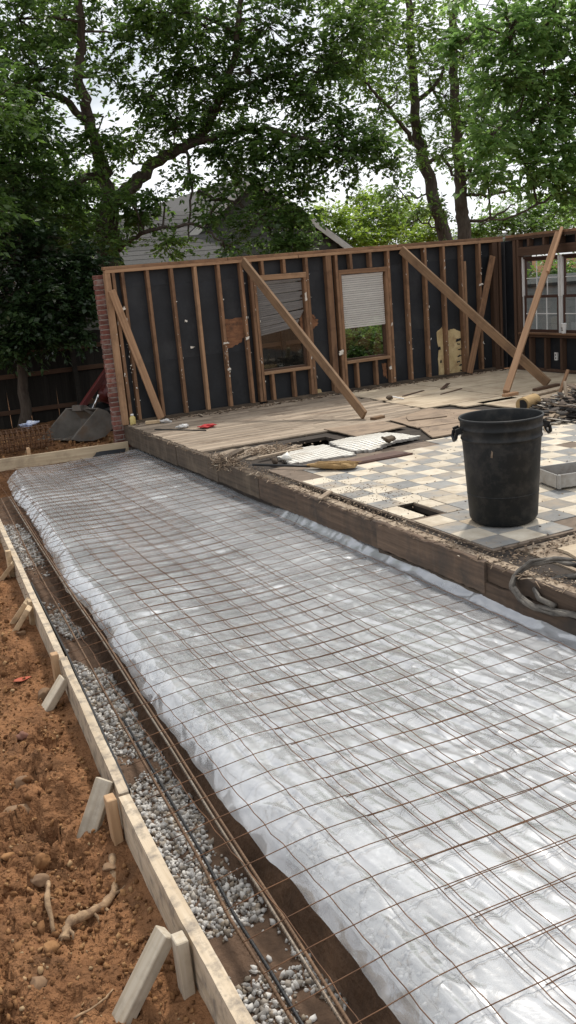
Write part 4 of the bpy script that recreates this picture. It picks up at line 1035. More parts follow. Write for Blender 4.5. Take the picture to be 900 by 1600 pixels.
# ------------------------------------------------------------------ barrel
BX, BY, BZ = 4.82, 6.17, .004
bar = thing('trash_barrel', 'big black plastic trash barrel standing on the checkered tiles', 'barrel', (BX, BY, BZ))
prof = [(0,.0),(.20,0),(.245,.004),(.268,.022),(.279,.06),(.288,.24),(.2885,.25),(.296,.252),(.296,.262),(.290,.268),(.322,.70),(.323,.712),(.332,.716),(.333,.726),(.327,.732),(.330,.795),(.338,.799),(.339,.812),(.333,.818),(.336,.868),(.345,.876),(.347,.888),(.342,.896),(.332,.896),(.328,.885),(.322,.72),(.282,.05),(.26,.02),(0,.02)]
MB().lathe(prof, (BX, BY, BZ), 72).build('barrel_body', MT['barrel'], bar, True)
for sgn in (-1, 1):
    a = YAW; d = Vector((math.cos(a), -math.sin(a), 0))*sgn; tn = Vector((0,0,1)).cross(d)
    c = Vector((BX, BY, BZ+.79)) + d*.335
    mb = MB(); mb.bar(c+d*0-tn*.055+Vector((0,0,.015)), c+d*.05-tn*.055+Vector((0,0,.0)), .02, .05); mb.bar(c+tn*.055+Vector((0,0,.015)), c+d*.05+tn*.055, .02, .05)
    mb.tube([c+d*.045-tn*.07, c+d*.055-tn*.066+Vector((0,0,-.05)), c+d*.058+Vector((0,0,-.075)), c+d*.055+tn*.066+Vector((0,0,-.05)), c+d*.045+tn*.07], .014, 8)
    mb.build('handle', MT['barrel'], bar, False)
# scraps in the barrel
n = 60; a = rng.uniform(0, 6.28, n); r_ = .26*np.sqrt(rng.uniform(0, 1, n))
scatter('barrel_scraps', [CHIPBOX], np.stack([BX+r_*np.cos(a), BY+r_*np.sin(a), BZ+.60+.06*rng.uniform(0,1,n)], 1), np.stack([rng.uniform(.04,.2,n), rng.uniform(.02,.06,n), rng.uniform(.005,.02,n)], 1), MT['debris'], label='scraps thrown into the black barrel')

# ------------------------------------------------------------------ broom, panel, metal tray, cables
bt = thing('broom', 'straw broom with black handle lying on the broken floor edge', 'broom', (4.7, 9.2, .02))
MB().tube([(4.16,9.95,.035),(4.45,9.55,.035),(4.60,9.33,.035)], .014, 8).build('handle', MT['black'], bt, True)
mb = MB(); v = []
hd0 = Vector((4.58,9.36,.035)); hd1 = Vector((4.98,8.93,.03)); ax = (hd1-hd0).normalized(); sdv = ax.cross(Vector((0,0,1))).normalized()
rings = [(0,.02,.018),(.08,.04,.03),(.22,.085,.042),(.36,.11,.045),(.50,.105,.036),(.58,.06,.02)]
nn = 14
for t_, w_, h_ in rings:
    for k in range(nn):
        a = 2*math.pi*k/nn; p = hd0+ax*t_+sdv*(w_*math.cos(a))+Vector((0,0,.012+h_*math.sin(a)*(.9 if math.sin(a)>0 else .8))); v.append(p+Vector(rng.normal(0,.004,3)))
f = [(i*nn+k, i*nn+(k+1)%nn, (i+1)*nn+(k+1)%nn, (i+1)*nn+k) for i in range(len(rings)-1) for k in range(nn)] + [tuple(range(nn-1,-1,-1)), tuple((len(rings)-1)*nn+k for k in range(nn))]
mb.add(v, f)
for q in range(90):
    a = rng.uniform(0, 6.28); w_ = .09*math.cos(a); p = hd0+ax*rng.uniform(.1,.35)+sdv*w_+Vector((0,0,.02+.03*abs(math.sin(a))))
    mb.bar(p, p+ax*rng.uniform(.15,.3)+sdv*w_*.3+Vector((0,0,rng.uniform(-.012,.008))), .005, .005)
mb.build('straw_head', MT['straw'], bt, False)
mb = MB(); mb.prism([(5.12,9.12,.0),(5.84,9.12,.0),(5.76,9.40,.0),(5.10,9.36,.0)], (0,0,.022)); 
rp_ = mb.build('rusty_panel', MT['rustpanel']); tag(rp_, 'flat rust brown panel lying in front of the white mosaic', 'panel')
MB().box(5.16,5.78,9.14,9.155,.0222,.028).build('raised_edge', MT['rustpanel'], rp_)
v_, f_ = ico(2, 77, .4, .9); v_ = v_*np.array([.10,.07,.075]); v_[:,2] += np.maximum(0, -v_[:,0])*.7; v_ += np.array([5.86,9.72,.10])
tag(mesh_obj('dark_debris_lump', v_, f_, MT['rim_dark']), 'dark pointed lump of rotten wood on the mosaic edge', 'debris')
v_, f_ = ico(2, 78, .45, .8); v_ = v_*np.array([.09,.08,.075]) + np.array([4.60,9.93,.06])
tag(mesh_obj('plaster_lump', v_, f_, MT['mosaic']), 'pale plaster lump beside the broom handle', 'debris')
v_, f_ = ico(2, 79, .45, .8); v_ = v_*np.array([.05,.07,.065]) + np.array([4.46,9.98,.05])
tag(mesh_obj('charred_lump', v_, f_, MT['rim_dark']), 'dark lump touching the pale plaster lump', 'debris')
# shallow metal tray at the right
tr = thing('metal_tray', 'shallow dented aluminium tray on the tiles at the right picture edge', 'tray', (6.4, 6.6, .005))
ang = R(-12); cx, cy = 5.80, 6.62
def trp(a, b, z): return Vector((cx + a*math.cos(ang)-b*math.sin(ang), cy + a*math.sin(ang)+b*math.cos(ang), z))
for nm, (a0, b0, a1, b1), m_ in (('tray_side',(0,0,1.4,0),'metal'),('tray_side',(0,.42,1.4,.42),'metal'),('tray_end',(0,.01,0,.41),'metal'),('tray_end',(1.4,.01,1.4,.41),'metal')):
    board(nm, trp(a0,b0,.09), trp(a1,b1,.09), .012, .13, MT[m_], tr, c=.004)
MB().add([trp(0.01,.01,.035),trp(1.39,.01,.035),trp(1.39,.41,.035),trp(.01,.41,.035)], [(0,1,2,3)]).build('tray_bottom', MT['rim_dark'], tr)
board('corner_post', trp(.01,-.012,.02), trp(.01,-.012,.158), .03, .03, MT['metal'], tr, up=(1,0,0), c=.006)
# dirty hose hanging over the rim
P = [(4.42,4.62,.02),(4.36,4.76,.05),(4.26,4.90,.075),(4.12,4.99,.055),(4.01,5.03,-.02),(3.96,5.0,-.09),(3.955,4.9,-.14),(3.965,4.76,-.165),(3.985,4.62,-.155),(4.0,4.45,-.13),(4.0,4.2,-.12)]
Q = []
for i in range(len(P)-1):
    for k in range(5): Q.append(Vector(P[i]).lerp(Vector(P[i+1]), k/5))
Q.append(Vector(P[-1]))
hb = MB(); m_ = len(Q)
for st in range(4):
    ph = st*1.57; S_ = []
    for i, p in enumerate(Q):
        fade = 1 if i < m_*.75 else max(.25, 1-(i-m_*.75)/(m_*.25))
        w_ = .017*fade*(1+.5*math.sin(i*.31+st)); a = i*.22+ph
        S_.append(p + Vector((w_*math.cos(a), .6*w_*math.sin(a*1.3), w_*math.sin(a))))
    hb.tube(S_, [.0125*(1+.35*math.sin(i*.9+st*2)+rng.normal(0,.1)) for i in range(m_)], 7)
tag(hb.build('dirty_hose', MT['hose'], None, False), 'frayed dirty cable bundle looped over the floor edge at right', 'cable bundle')
Q = [Vector((4.32,4.70,.0)), Vector((4.25,4.82,-.03)), Vector((4.12,4.86,-.05)), Vector((4.02,4.83,-.07)), Vector((3.98,4.74,-.10)), Vector((4.0,4.6,-.12))]
tag(MB().tube(Q, .02, 9).build('grey_pipe', MT['hose'], None, True), 'thin grey pipe inside the loop of the dirty hose', 'pipe')
c = Vector((4.42,4.62,.06)); Q = [c+Vector((.02*math.cos(a)+.03*math.sin(a), -.13*math.cos(a)*.9, .11*math.sin(a))) for a in np.linspace(R(-60), R(250), 24)]
tag(MB().tube(Q, .008, 7).build('black_cable', MT['rubber'], None, True), 'thin black cable loop standing on the tan plywood', 'cable')

# ------------------------------------------------------------------ debris
def chips(name, n, fx, fyy, fz, sz, label, m='chips', full=False, vals=None):
    x = fx(n); y = fyy(n); z = fz(x, y); sc = np.stack([rng.uniform(*sz[0], n), rng.uniform(*sz[1], n), rng.uniform(*sz[2], n)], 1)
    return scatter(name, [CHIPBOX], np.stack([x, y, z], 1), sc, MT[m], full=full, label=label, vals=vals)
chips('ledge_debris', 1300, lambda n: rng.normal(4.17, .055, n).clip(4.04, 4.42), lambda n: rng.uniform(4.4, 10.6, n), lambda x, y: -.014+.014*rng.uniform(0,1,len(x))*sstep(-.15,.2,fbm(y*1.6,y*0,3,4)), ((.004,.026),(.003,.009),(.002,.005)), 'splinters and crumbs along the broken floor edge')
chips('rim_splinters', 420, lambda n: rng.normal(4.035, .022, n), lambda n: rng.uniform(4.3, 14.4, n), lambda x, y: -.008+.012*rng.uniform(-1,1,len(x)), ((.02,.11),(.003,.010),(.002,.007)), 'splinters hanging on the upper edge of the rim joist')
chips('floor_debris', 380, lambda n: rng.uniform(4.25, 8.4, n), lambda n: rng.uniform(5.5, 11.6, n), lambda x, y: .004+0*x, ((.005,.024),(.004,.010),(.002,.005)), 'small chips scattered over the floor')
chips('tile_dirt', 260, lambda n: rng.normal(4.55, .16, n).clip(4.27, 5.1), lambda n: rng.normal(7.9, .45, n), lambda x, y: .003+0*x, ((.005,.018),(.004,.009),(.002,.004)), 'patch of dirt crumbs on the tiles by the slot')
chips('corner_rubble', 500, lambda n: rng.normal(4.75, .18, n), lambda n: rng.normal(10.75, .14, n), lambda x, y: .005+.03*rng.uniform(0,1,len(x)), ((.008,.035),(.006,.02),(.004,.012)), 'heap of plaster crumbs on the slanting boards', vals=rng.uniform(.4,1,500))
chips('front_rubble', 300, lambda n: rng.uniform(4.25, 5.4, n), lambda n: rng.normal(5.36, .09, n), lambda x, y: -.01+.015*rng.uniform(0,1,len(x)), ((.006,.035),(.005,.015),(.003,.008)), 'rubble strip in front of the tile edge')
chips('straw_clump', 900, lambda n: rng.normal(4.10, .06, n), lambda n: rng.normal(10.62, .16, n), lambda x, y: -.02+.06*rng.uniform(-1.2,1,len(x)), ((.03,.12),(.003,.008),(.003,.008)), 'matted straw clump hanging over the floor edge', full=True)
chips('wall_rubble', 520, lambda n: rng.uniform(4.1, 11.6, n), lambda n: rng.normal(14.68, .06, n).clip(14.4, 14.82), lambda x, y: .006+.015*rng.uniform(0,1,len(x)), ((.015,.09),(.01,.03),(.004,.015)), 'rubble swept along the foot of the stud wall')
# demolition pile
n = 2600; ax_ = rng.uniform(0, 1, n)
cx = 8.75+2.3*ax_; cy = 9.75+.75*ax_
x = cx + rng.normal(0, .36, n); y = cy + rng.normal(0, .33, n)
hgt = (.12+.30*np.clip(ax_,0,.6)/.6)*np.exp(-((x-cx)/.5)**2-((y-cy)/.5)**2)
z = .01 + hgt*rng.uniform(.5, 1.05, n)
scatter('debris_pile', [CHIPBOX], np.stack([x,y,z],1), np.stack([rng.uniform(.08,.5,n), rng.uniform(.02,.11,n), rng.uniform(.004,.018,n)],1), MT['debris'], full=False, label='heap of torn shingles and splintered boards at the right', vals=rng.uniform(0,1,n)**.9)
tag(board('splinter', (9.55,10.85,.05), (9.78,10.9,.42), .05, .03, MT['stud']), 'dark splinter sticking up from the left of the debris heap', 'splinter', 'boards stuck in the debris heap')
tag(board('splinter', (8.92,9.95,.04), (8.98,10.08,.40), .04, .03, MT['ledge']), 'thin weathered lath standing in the front of debris heap', 'splinter', 'boards stuck in the debris heap')
tag(board('splinter', (9.45,10.03,.16), (9.40,10.25,.50), .09, .03, wood('pale_yellow_wood', (.68,.62,.38), (.55,.48,.28)), up=(0,-1,.3)), 'pale yellow board end standing in the debris heap', 'splinter', 'boards stuck in the debris heap')
tag(board('splinter', (8.75,9.30,.05), (9.5,9.55,.12), .12, .02, MT['brace_new'], up=(-.3,-.8,.6)), 'orange split board at the front of the debris heap', 'splinter', 'boards stuck in the debris heap')
tag(board('splinter', (9.3,11.35,.03), (10.5,11.62,.03), .06, .03, MT['ledge']), 'long lath lying behind the debris heap', 'splinter', 'boards stuck in the debris heap')
lg = MB(); lg.tube([(8.52,10.42,.105),(8.90,10.62,.105)], .10, 24); lo_ = tag(lg.build('cardboard_roll', MT['log'], None, False), 'short tan roll lying behind the barrel', 'roll')
MB().tube([(8.517,10.418,.105),(8.5165,10.4178,.105)], .075, 20).build('roll_core', MT['rubber'], lo_)
for i, (p0, p1, w_, lb) in enumerate([((8.42,13.35,.012),(9.0,13.62,.012),.06,'dark strip lying on the far plywood, left one'),((9.25,13.42,.02),(9.62,13.75,.05),.07,'bent dark strip on the far plywood, right one'),((8.9,12.95,.012),(9.5,13.2,.012),.04,'thin dark strip on the far plywood, nearest one')]):
    tag(board('wood_strip', p0, p1, w_, .012, MT['stud_dark']), lb, 'strip', 'dark strips on the far plywood')
v_, f_ = ico(2, 90, .4, .8); v_ = v_*np.array([.07,.06,.06]) + np.array([8.08,13.22,.05]); dl = mesh_obj('rubble_lump', v_, f_, MT['rim_dark']); tag(dl, 'little dark lump with white scrap on the plywood edge', 'debris')
board('white_scrap', (8.10,13.17,.06), (8.22,13.02,.02), .03, .02, MT['white'], dl)
# small things near the left end of the wall
tag(MB().tube([(4.22,13.86,.012),(4.75,13.02,.012)], .009, 7).build('iron_rod', MT['black'], None, True), 'thin dark rod lying on the planks', 'rod')
def crumple(name, c, s, m, label, cat, seed):
    v, f = ico(3, seed, .5, .55); v = v*np.array(s)*(1+.18*np.random.default_rng(seed).normal(0,1,len(v)))[:,None] + np.array(c)
    return tag(mesh_obj(name, v, f, MT[m]), label, cat)
crumple('red_rag', (4.88,13.30,.03), (.13,.10,.045), 'red', 'crumpled red rag on the planks beside the rod', 'rag', 5)
crumple('crumpled_wrapper', (4.60,13.62,.035), (.09,.07,.05), 'white', 'crumpled clear wrapper beside the rod', 'wrapper', 6)
crumple('crumpled_wrapper', (4.60,14.45,.03), (.09,.06,.05), 'white', 'crumpled white wrapper at the foot of the slanting board', 'wrapper', 8)
t = thing('yellow_bottle', 'small yellow bottle standing at the left corner of the floor', 'bottle', (4.135,14.72,.0))
MB().lathe([(0,0),(.045,0),(.048,.01),(.048,.12),(.03,.14),(.022,.15),(0,.15)], (4.135,14.72,.002), 16).build('bottle_body', MT['yellow'], t, True)
MB().lathe([(0,.15),(.025,.15),(.025,.18),(0,.18)], (4.135,14.72,.002), 14).build('cap', MT['white'], t, True)
tag(board('wood_scrap', (4.30,14.58,.03), (4.52,14.50,.03), .09, .05, MT['new_pine']), 'short pale offcut beside the yellow bottle', 'offcut')
tag(board('wood_scrap', (4.02,8.0,.0), (4.16,8.02,.05), .07, .02, MT['ledge']), 'curled wood flake standing on the ledge by the slot', 'offcut')
tag(board('wood_scrap', (4.42,10.36,.02), (5.05,10.42,.025), .05, .03, MT['ledge']), 'pale batten lying in front of the plaster crumbs', 'offcut')
tag(board('wood_scrap', (4.05,10.60,.03), (4.42,10.92,.035), .10, .04, MT['rim_dark']), 'rotten dark board end at the broken floor corner', 'offcut')
v_, f_ = ico(2, 60, .3, .15); v_ = v_*np.array([.07,.05,.02]) + np.array([.80,6.55,float(ground_z(.80,6.55))+.006])
tag(mesh_obj('red_scrap', v_, f_, MT['tag_red']), 'small bright red scrap on the clay bank', 'scrap')

# ------------------------------------------------------------------ beyond the wall: fence, machine, wire roll
FY_ = 19.6
fen = thing('wooden_fence', 'old dark board fence with rails behind the wall', 'fence', (7, FY_, -.45))
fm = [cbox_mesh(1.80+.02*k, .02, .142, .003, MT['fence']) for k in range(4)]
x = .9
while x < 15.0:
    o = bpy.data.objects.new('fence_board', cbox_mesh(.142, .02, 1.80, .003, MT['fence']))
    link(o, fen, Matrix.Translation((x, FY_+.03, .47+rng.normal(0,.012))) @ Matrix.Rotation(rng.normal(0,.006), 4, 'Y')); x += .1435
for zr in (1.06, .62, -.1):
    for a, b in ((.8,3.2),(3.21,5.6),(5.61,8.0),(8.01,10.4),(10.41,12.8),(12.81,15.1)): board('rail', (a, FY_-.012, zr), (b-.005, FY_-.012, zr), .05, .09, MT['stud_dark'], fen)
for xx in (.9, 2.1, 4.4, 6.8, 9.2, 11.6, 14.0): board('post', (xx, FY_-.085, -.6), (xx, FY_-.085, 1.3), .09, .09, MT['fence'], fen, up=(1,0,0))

mac = thing('compact_excavator', 'red compact excavator half hidden behind the brick end, grey bucket forward', 'excavator', (4.8, 17.4, -.42))
# bucket: curved back, side plates, cutting lip with teeth
bc = Vector((3.62,16.45,-.36)); prof = []
for k in range(9):
    a = R(200 - k*25); prof.append((.34*math.cos(a), .30+.30*math.sin(a)))
prof2 = [(-.42,.04)] + [(-.30,.0),(-.05,-.02),(.18,.03),(.33,.16),(.36,.33),(.27,.47),(.12,.54)]
ay = R(35)
def bp(u, v, w): return bc + Vector((u*math.cos(ay)*1.15 + w*-math.sin(ay), -u*math.sin(ay)*0.35 + w*math.cos(ay), v))
Wd = .36; v = []; f = []
for (u, h) in prof2: v += [bp(u,h,-Wd), bp(u,h,Wd)]
n = len(prof2)
for (u, h) in prof2: 
    s_ = .93; v += [bp(u*s_,h*s_+.02,-Wd), bp(u*s_,h*s_+.02,Wd)]
for i in range(n-1):
    f.append((2*i, 2*i+1, 2*i+3, 2*i+2)); f.append((2*n+2*i, 2*n+2*i+2, 2*n+2*i+3, 2*n+2*i+1))
f += [(0,2*n,2*n+1,1),(2*(n-1),2*(n-1)+1,2*n+2*(n-1)+1,2*n+2*(n-1))]
bk = mesh_obj('bucket', v, f, MT['steel'], mac)
for w in (-Wd-.012, Wd-.012):
    MB().prism([bp(u,h,w) for u, h in prof2], bp(0,0,.024)-bp(0,0,0)).build('side_plate', MT['steel'], bk)
for q in np.linspace(-Wd+.04, Wd-.04, 4): MB().prism([bp(-.40,.02,q-.025), bp(-.40,.07,q-.025), bp(-.53,.045,q-.018)], bp(0,0,.05)-bp(0,0,0)).build('tooth', MT['steel'], bk)
MB().bar(bp(.05,.55,-.1), bp(.05,.55,.1), .09, .09).bar(bp(.15,.56,0), bp(.34,.40,0), .1, .08).build('bucket_ear', MT['steel'], bk)
board('dipper_arm', bp(.12,.56,0), (4.52,16.85,.9), .07, .10, MT['redpaint'], mac)
board('boom', (4.46,16.85,.93), (4.9,17.6,.55), .12, .18, MT['redpaint'], mac)
MB().tube([bp(.30,.40,.06), bp(.42,.62,.06)], .022, 10).build('hydraulic_rod', MT['chrome'], mac, True)
MB().tube([bp(.24,.50,-.10), bp(.36,.75,-.10)], .018, 10).build('hydraulic_rod', MT['chrome'], mac, True)
MB().prism([(4.5,17.2,.05),(6.0,17.2,.05),(6.0,17.2,.85),(5.6,17.2,1.0),(4.7,17.2,.7),(4.5,17.2,.4)], (0,1.0,0)).build('engine_body', MT['redpaint'], mac)
for yy in (17.0, 18.05):
    P = [(4.4+.2*math.cos(a), yy, -.2+.22*math.sin(a)) for a in np.linspace(R(90), R(270), 8)] + [(6.0+.2*math.cos(a), yy, -.2+.22*math.sin(a)) for a in np.linspace(R(-90), R(90), 8)]
    MB().prism(P, (0,.25,0)).build('track', MT['rubber'], mac)
v_, f_ = ico(3, 33, .3, .8); v_ = v_*np.array([.12,.12,.15]) + np.array([4.27,16.75,.34]); mesh_obj('red_cover', v_, f_, MT['redpaint'], mac)

roll = thing('wire_mesh_roll', 'rusty roll of wire mesh lying behind the far form board', 'wire roll', (2.3,15.75,-.38))
for k in range(20):
    X = 1.35+k*.085; c = Vector((X, 15.8, -.13))
    MB().tube([c+Vector((0, (.22-.0035*i)*math.cos(i*.55), (.20-.003*i)*math.sin(i*.55))) for i in range(24)], .006, 4).build('ring_wire', MT['rust'], roll)
for i in range(22):
    a = i*.55; r_ = .22-.0035*i
    MB().tube([(1.3,15.8+r_*math.cos(a),-.13+r_*.92*math.sin(a)),(3.02,15.8+r_*math.cos(a)+.02,-.13+r_*.92*math.sin(a))], .006, 4).build('long_wire', MT['rust'], roll)
crumple('crumpled_bag', (2.74,16.15,.06), (.09,.07,.07), 'bag', 'shiny crumpled blue and white bag behind the wire roll', 'bag', 14)

# ------------------------------------------------------------------ neighbouring house
HY = 29.0
A = at(388, 272, HY); Rr = at(546, 388, HY); 
hs = thing('neighbour_house', 'grey gabled house with white rake trim behind the left tree', 'house', (A.x, HY+4, -.45))
slope = (A.z-Rr.z)/(Rr.x-A.x); half = 5.2; eave = A.z - slope*half
zz = -.4; ex = .19
k = 0
while zz < A.z-.2:
    top = zz+ex
    hw = min(half-.35, (A.z-.12-top)/slope) if top > eave else half-.35
    if hw > .12: board('siding_board', (A.x-hw, HY+.02, zz+ex/2), (A.x+hw, HY+.02, zz+ex/2), .03, ex-.004, MT['siding'], hs, c=.004, roll=-.09)
    zz += ex; k += 1
mb = MB(); mb.prism([(A.x-half+.35, HY+.06, -.45),(A.x+half-.35, HY+.06, -.45),(A.x+half-.35, HY+.06, eave+.2),(A.x, HY+.06, A.z-.1),(A.x-half+.35, HY+.06, eave+.2)], (0,9,0)); mb.build('wall', MT['siding'], hs)
for sg in (-1, 1):
    rf = MB().prism([(A.x, HY-.35, A.z), (A.x+sg*half, HY-.35, eave), (A.x+sg*half, HY-.35, eave-.12), (A.x, HY-.35, A.z-.12)], (0,9.8,0)).build('roof', MT['shingle'], hs)
    board('rake_trim', (A.x+sg*.02, HY-.375, A.z-.17), (A.x+sg*(half-.02), HY-.375, eave-.17), .03, .2, MT['trim'], rf)
# lower wing on the left with a roof sloping to us
W0 = at(150, 425, 27.0); W1 = at(300, 345, 30.0)
wing = thing('roof_wing', 'low grey shingled roof left of the gabled house', 'house', (7.6, 29, -.45))
xl, xr = 3.0, A.x-1.5
zb, zt = 2.35, 4.35; yb, yt = 26.6, 30.0
MB().prism([(xl+.3,26.9,-.45),(xl+.3,30,-.45),(xl+.3,30,zt-.1),(xl+.3,26.9,zb-.02)], (xr-xl-.6,0,0)).build('wall', MT['siding'], wing)
n = 15
for i in range(n):
    t0, t1 = i/n, (i+1.12)/n
    p0 = Vector((xl, yb+(yt-yb)*t0, zb+(zt-zb)*t0+.03)); p1 = Vector((xl, yb+(yt-yb)*t1, zb+(zt-zb)*t1-.012+.03))
    MB().prism([p0, p1, p1+Vector((0,0,-.03)), p0+Vector((0,0,-.03))], (xr-xl,0,0)).build('shingle_course', MT['shingle'], wing)
board('gutter', (xl, yb-.05, zb-.06), (xr, yb-.05, zb-.06), .1, .12, MT['trim'], wing)
# far roof seen between the trunks
fa = at(765, 366, 44.0)
h2 = thing('distant_house', 'distant low roof glimpsed behind the right hand trees', 'house', (fa.x, 46, -.45))
MB().box(fa.x-3, fa.x+3.2, 44.3, 49, -.45, 2.0).build('wall', MT['siding'], h2)
MB().prism([(fa.x-3.4,44,1.95),(fa.x-3.4,49.4,1.95),(fa.x-3.4,46.7,fa.z+.1)], (7,0,0)).build('roof', MT['shingle'], h2)

shed = thing('garden_shed', 'pale grey shed wall seen through the sash windows', 'shed', (17.5, 16.5, -.45))
for k in range(9): board('siding_board', (16.0, 19.6, -.3+.19*k), (19.5, 14.2, -.3+.19*k), .03, .186, MT['shedpaint'], shed, c=.004, roll=.06)
MB().prism([(16.05,19.65,-.45),(19.55,14.25,-.45),(22,16,-.45),(18.5,21.4,-.45)], (0,0,1.72)).build('shed_body', MT['siding'], shed)
MB().prism([(15.8,19.7,1.3),(19.45,13.9,1.3),(22.2,15.9,1.42),(18.5,21.6,1.42)], (0,0,.08)).build('shed_roof', MT['shingle'], shed)

# ------------------------------------------------------------------ trees
def leaves_mesh(P, T_, size, r):
    n = len(P); t = T_ + r.normal(0, .25, (n, 3)); t[:, 2] -= .15; t /= np.linalg.norm(t, axis=1)[:, None]
    u = r.normal(0, .5, (n, 3)) + np.array([0, 0, 1.0]); b = np.cross(t, u); b /= (np.linalg.norm(b, axis=1)[:, None]+1e-9); nn_ = np.cross(b, t)
    L = size*r.uniform(.6, 1.35, n)[:, None]; W = L*r.uniform(.42, .62, n)[:, None]
    v = np.stack([P, P+t*L*.45+b*W/2+nn_*W*.14, P+t*L-nn_*L*.08, P+t*L*.45-b*W/2+nn_*W*.14], 1).reshape(-1, 3)
    return v, np.arange(4*n).reshape(n, 4)
def spray(c, out, n, reach, r):
    """leaves strung alternately along a few drooping shoots that leave one point"""
    k = max(2, n//9); d = r.normal(0, .75, (k, 3)) + out*.9; d[:, 2] = d[:, 2]*.55 - .12; d /= np.linalg.norm(d, axis=1)[:, None]
    ln = reach*r.uniform(.7, 1.9, k); w = r.integers(0, k, n); t = r.uniform(.08, 1, n)
    P = c + d[w]*(ln[w]*t)[:, None]; P[:, 2] -= .18*ln[w]*t*t
    sd_ = np.cross(d[w], np.array([0, 0, 1.0])); sd_ /= np.linalg.norm(sd_, axis=1)[:, None]+1e-9
    return P + r.normal(0, .012, (n, 3)), d[w]*.7 + sd_*r.choice([-1, 1], n)[:, None]*.8
def tree(name, label, trunk, limbs, clumps, size, lm, seed, group='trees behind the stud wall', sub_r=.30, per=26, mult=1.0):
    r = np.random.default_rng(seed)
    base = trunk[0][0]; t = thing(name, label, 'tree', base, group)
    def smooth(pts, k=6, w=.03):
        pts = [Vector(p) for p in pts]; o = []
        for i in range(len(pts)-1):
            p0 = pts[max(i-1,0)]; p1 = pts[i]; p2 = pts[i+1]; p3 = pts[min(i+2, len(pts)-1)]
            for q in range(k):
                s_ = q/k; o.append(.5*((2*p1)+(-p0+p2)*s_+(2*p0-5*p1+4*p2-p3)*s_*s_+(-p0+3*p1-3*p2+p3)*s_**3) + Vector(r.normal(0, w, 3)))
        o.append(pts[-1]); return o
    pool = []
    q = smooth(trunk[0]); m = len(q); MB().tube(q, [trunk[1]+(trunk[2]-trunk[1])*i/(m-1) for i in range(m)], 11).build('trunk', MT['bark'], t, True); pool += q[m//3:]
    for pts, r0, r1 in limbs:
        q = smooth(pts); m = len(q); MB().tube(q, [r0+(r1-r0)*i/(m-1) for i in range(m)], 8).build('limb', MT['bark'], t, True); pool += q
    pool = np.array([p[:] for p in pool])
    tw = MB(); pts = []; tan = []; val = []
    for c, rad, ns in clumps:
        ns = int(ns*mult)
        c = np.array(c); rad = np.array(rad)
        d = r.normal(0, 1, (ns, 3)); d /= np.linalg.norm(d, axis=1)[:, None]
        sc = c + d*rad*(r.uniform(.05, 1, ns)**.42)[:, None]
        j = pool[np.argmin(((pool-c)**2).sum(1))]
        mid = (j+c)/2 + r.normal(0, .15, 3)
        rr = .02+.012*float(rad.max())
        tw.tube([Vector(j), Vector(mid), Vector(c)], [rr, rr*.8, rr*.5], 5, False)
        ch_ = r.normal(0, .16)
        for k in range(ns):
            if k % 2 == 0:
                h_ = (c+sc[k])/2 + r.normal(0, .10, 3); tw.tube([Vector(c), Vector(h_), Vector(sc[k])], [rr*.42, rr*.26, .006], 3, False)
            m_ = int(per*r.uniform(.5, 1.5)); o_ = sc[k]-c; o_ = o_/(np.linalg.norm(o_)+1e-6)
            p_, t_ = spray(sc[k]-o_*sub_r*.6, o_, m_, sub_r*1.25, r); pts.append(p_); tan.append(t_); val.append(np.clip(r.normal(.45, .2, m_)+ch_+r.normal(0, .1), 0, 1))
    tag(mesh_obj('twigs', tw.v, tw.f, MT['bark'], t), kind='stuff')
    P = np.concatenate(pts); v, f = leaves_mesh(P, np.concatenate(tan), size, r)
    tag(mesh_obj('crown', v, f, MT[lm], t, attr=np.concatenate(val)), kind='stuff')
    return t
def cl(px, py, Y, rpx, n, ry=1.0, asp=.8):
    c = at(px, py, Y); s = math.hypot(c.x, c.y)*.98/F_PX; rr = rpx*s
    return (tuple(c), (rr, rr*ry, rr*asp), n)
def tp(*q): return [tuple(at(a, b, Y)) for a, b, Y in q]

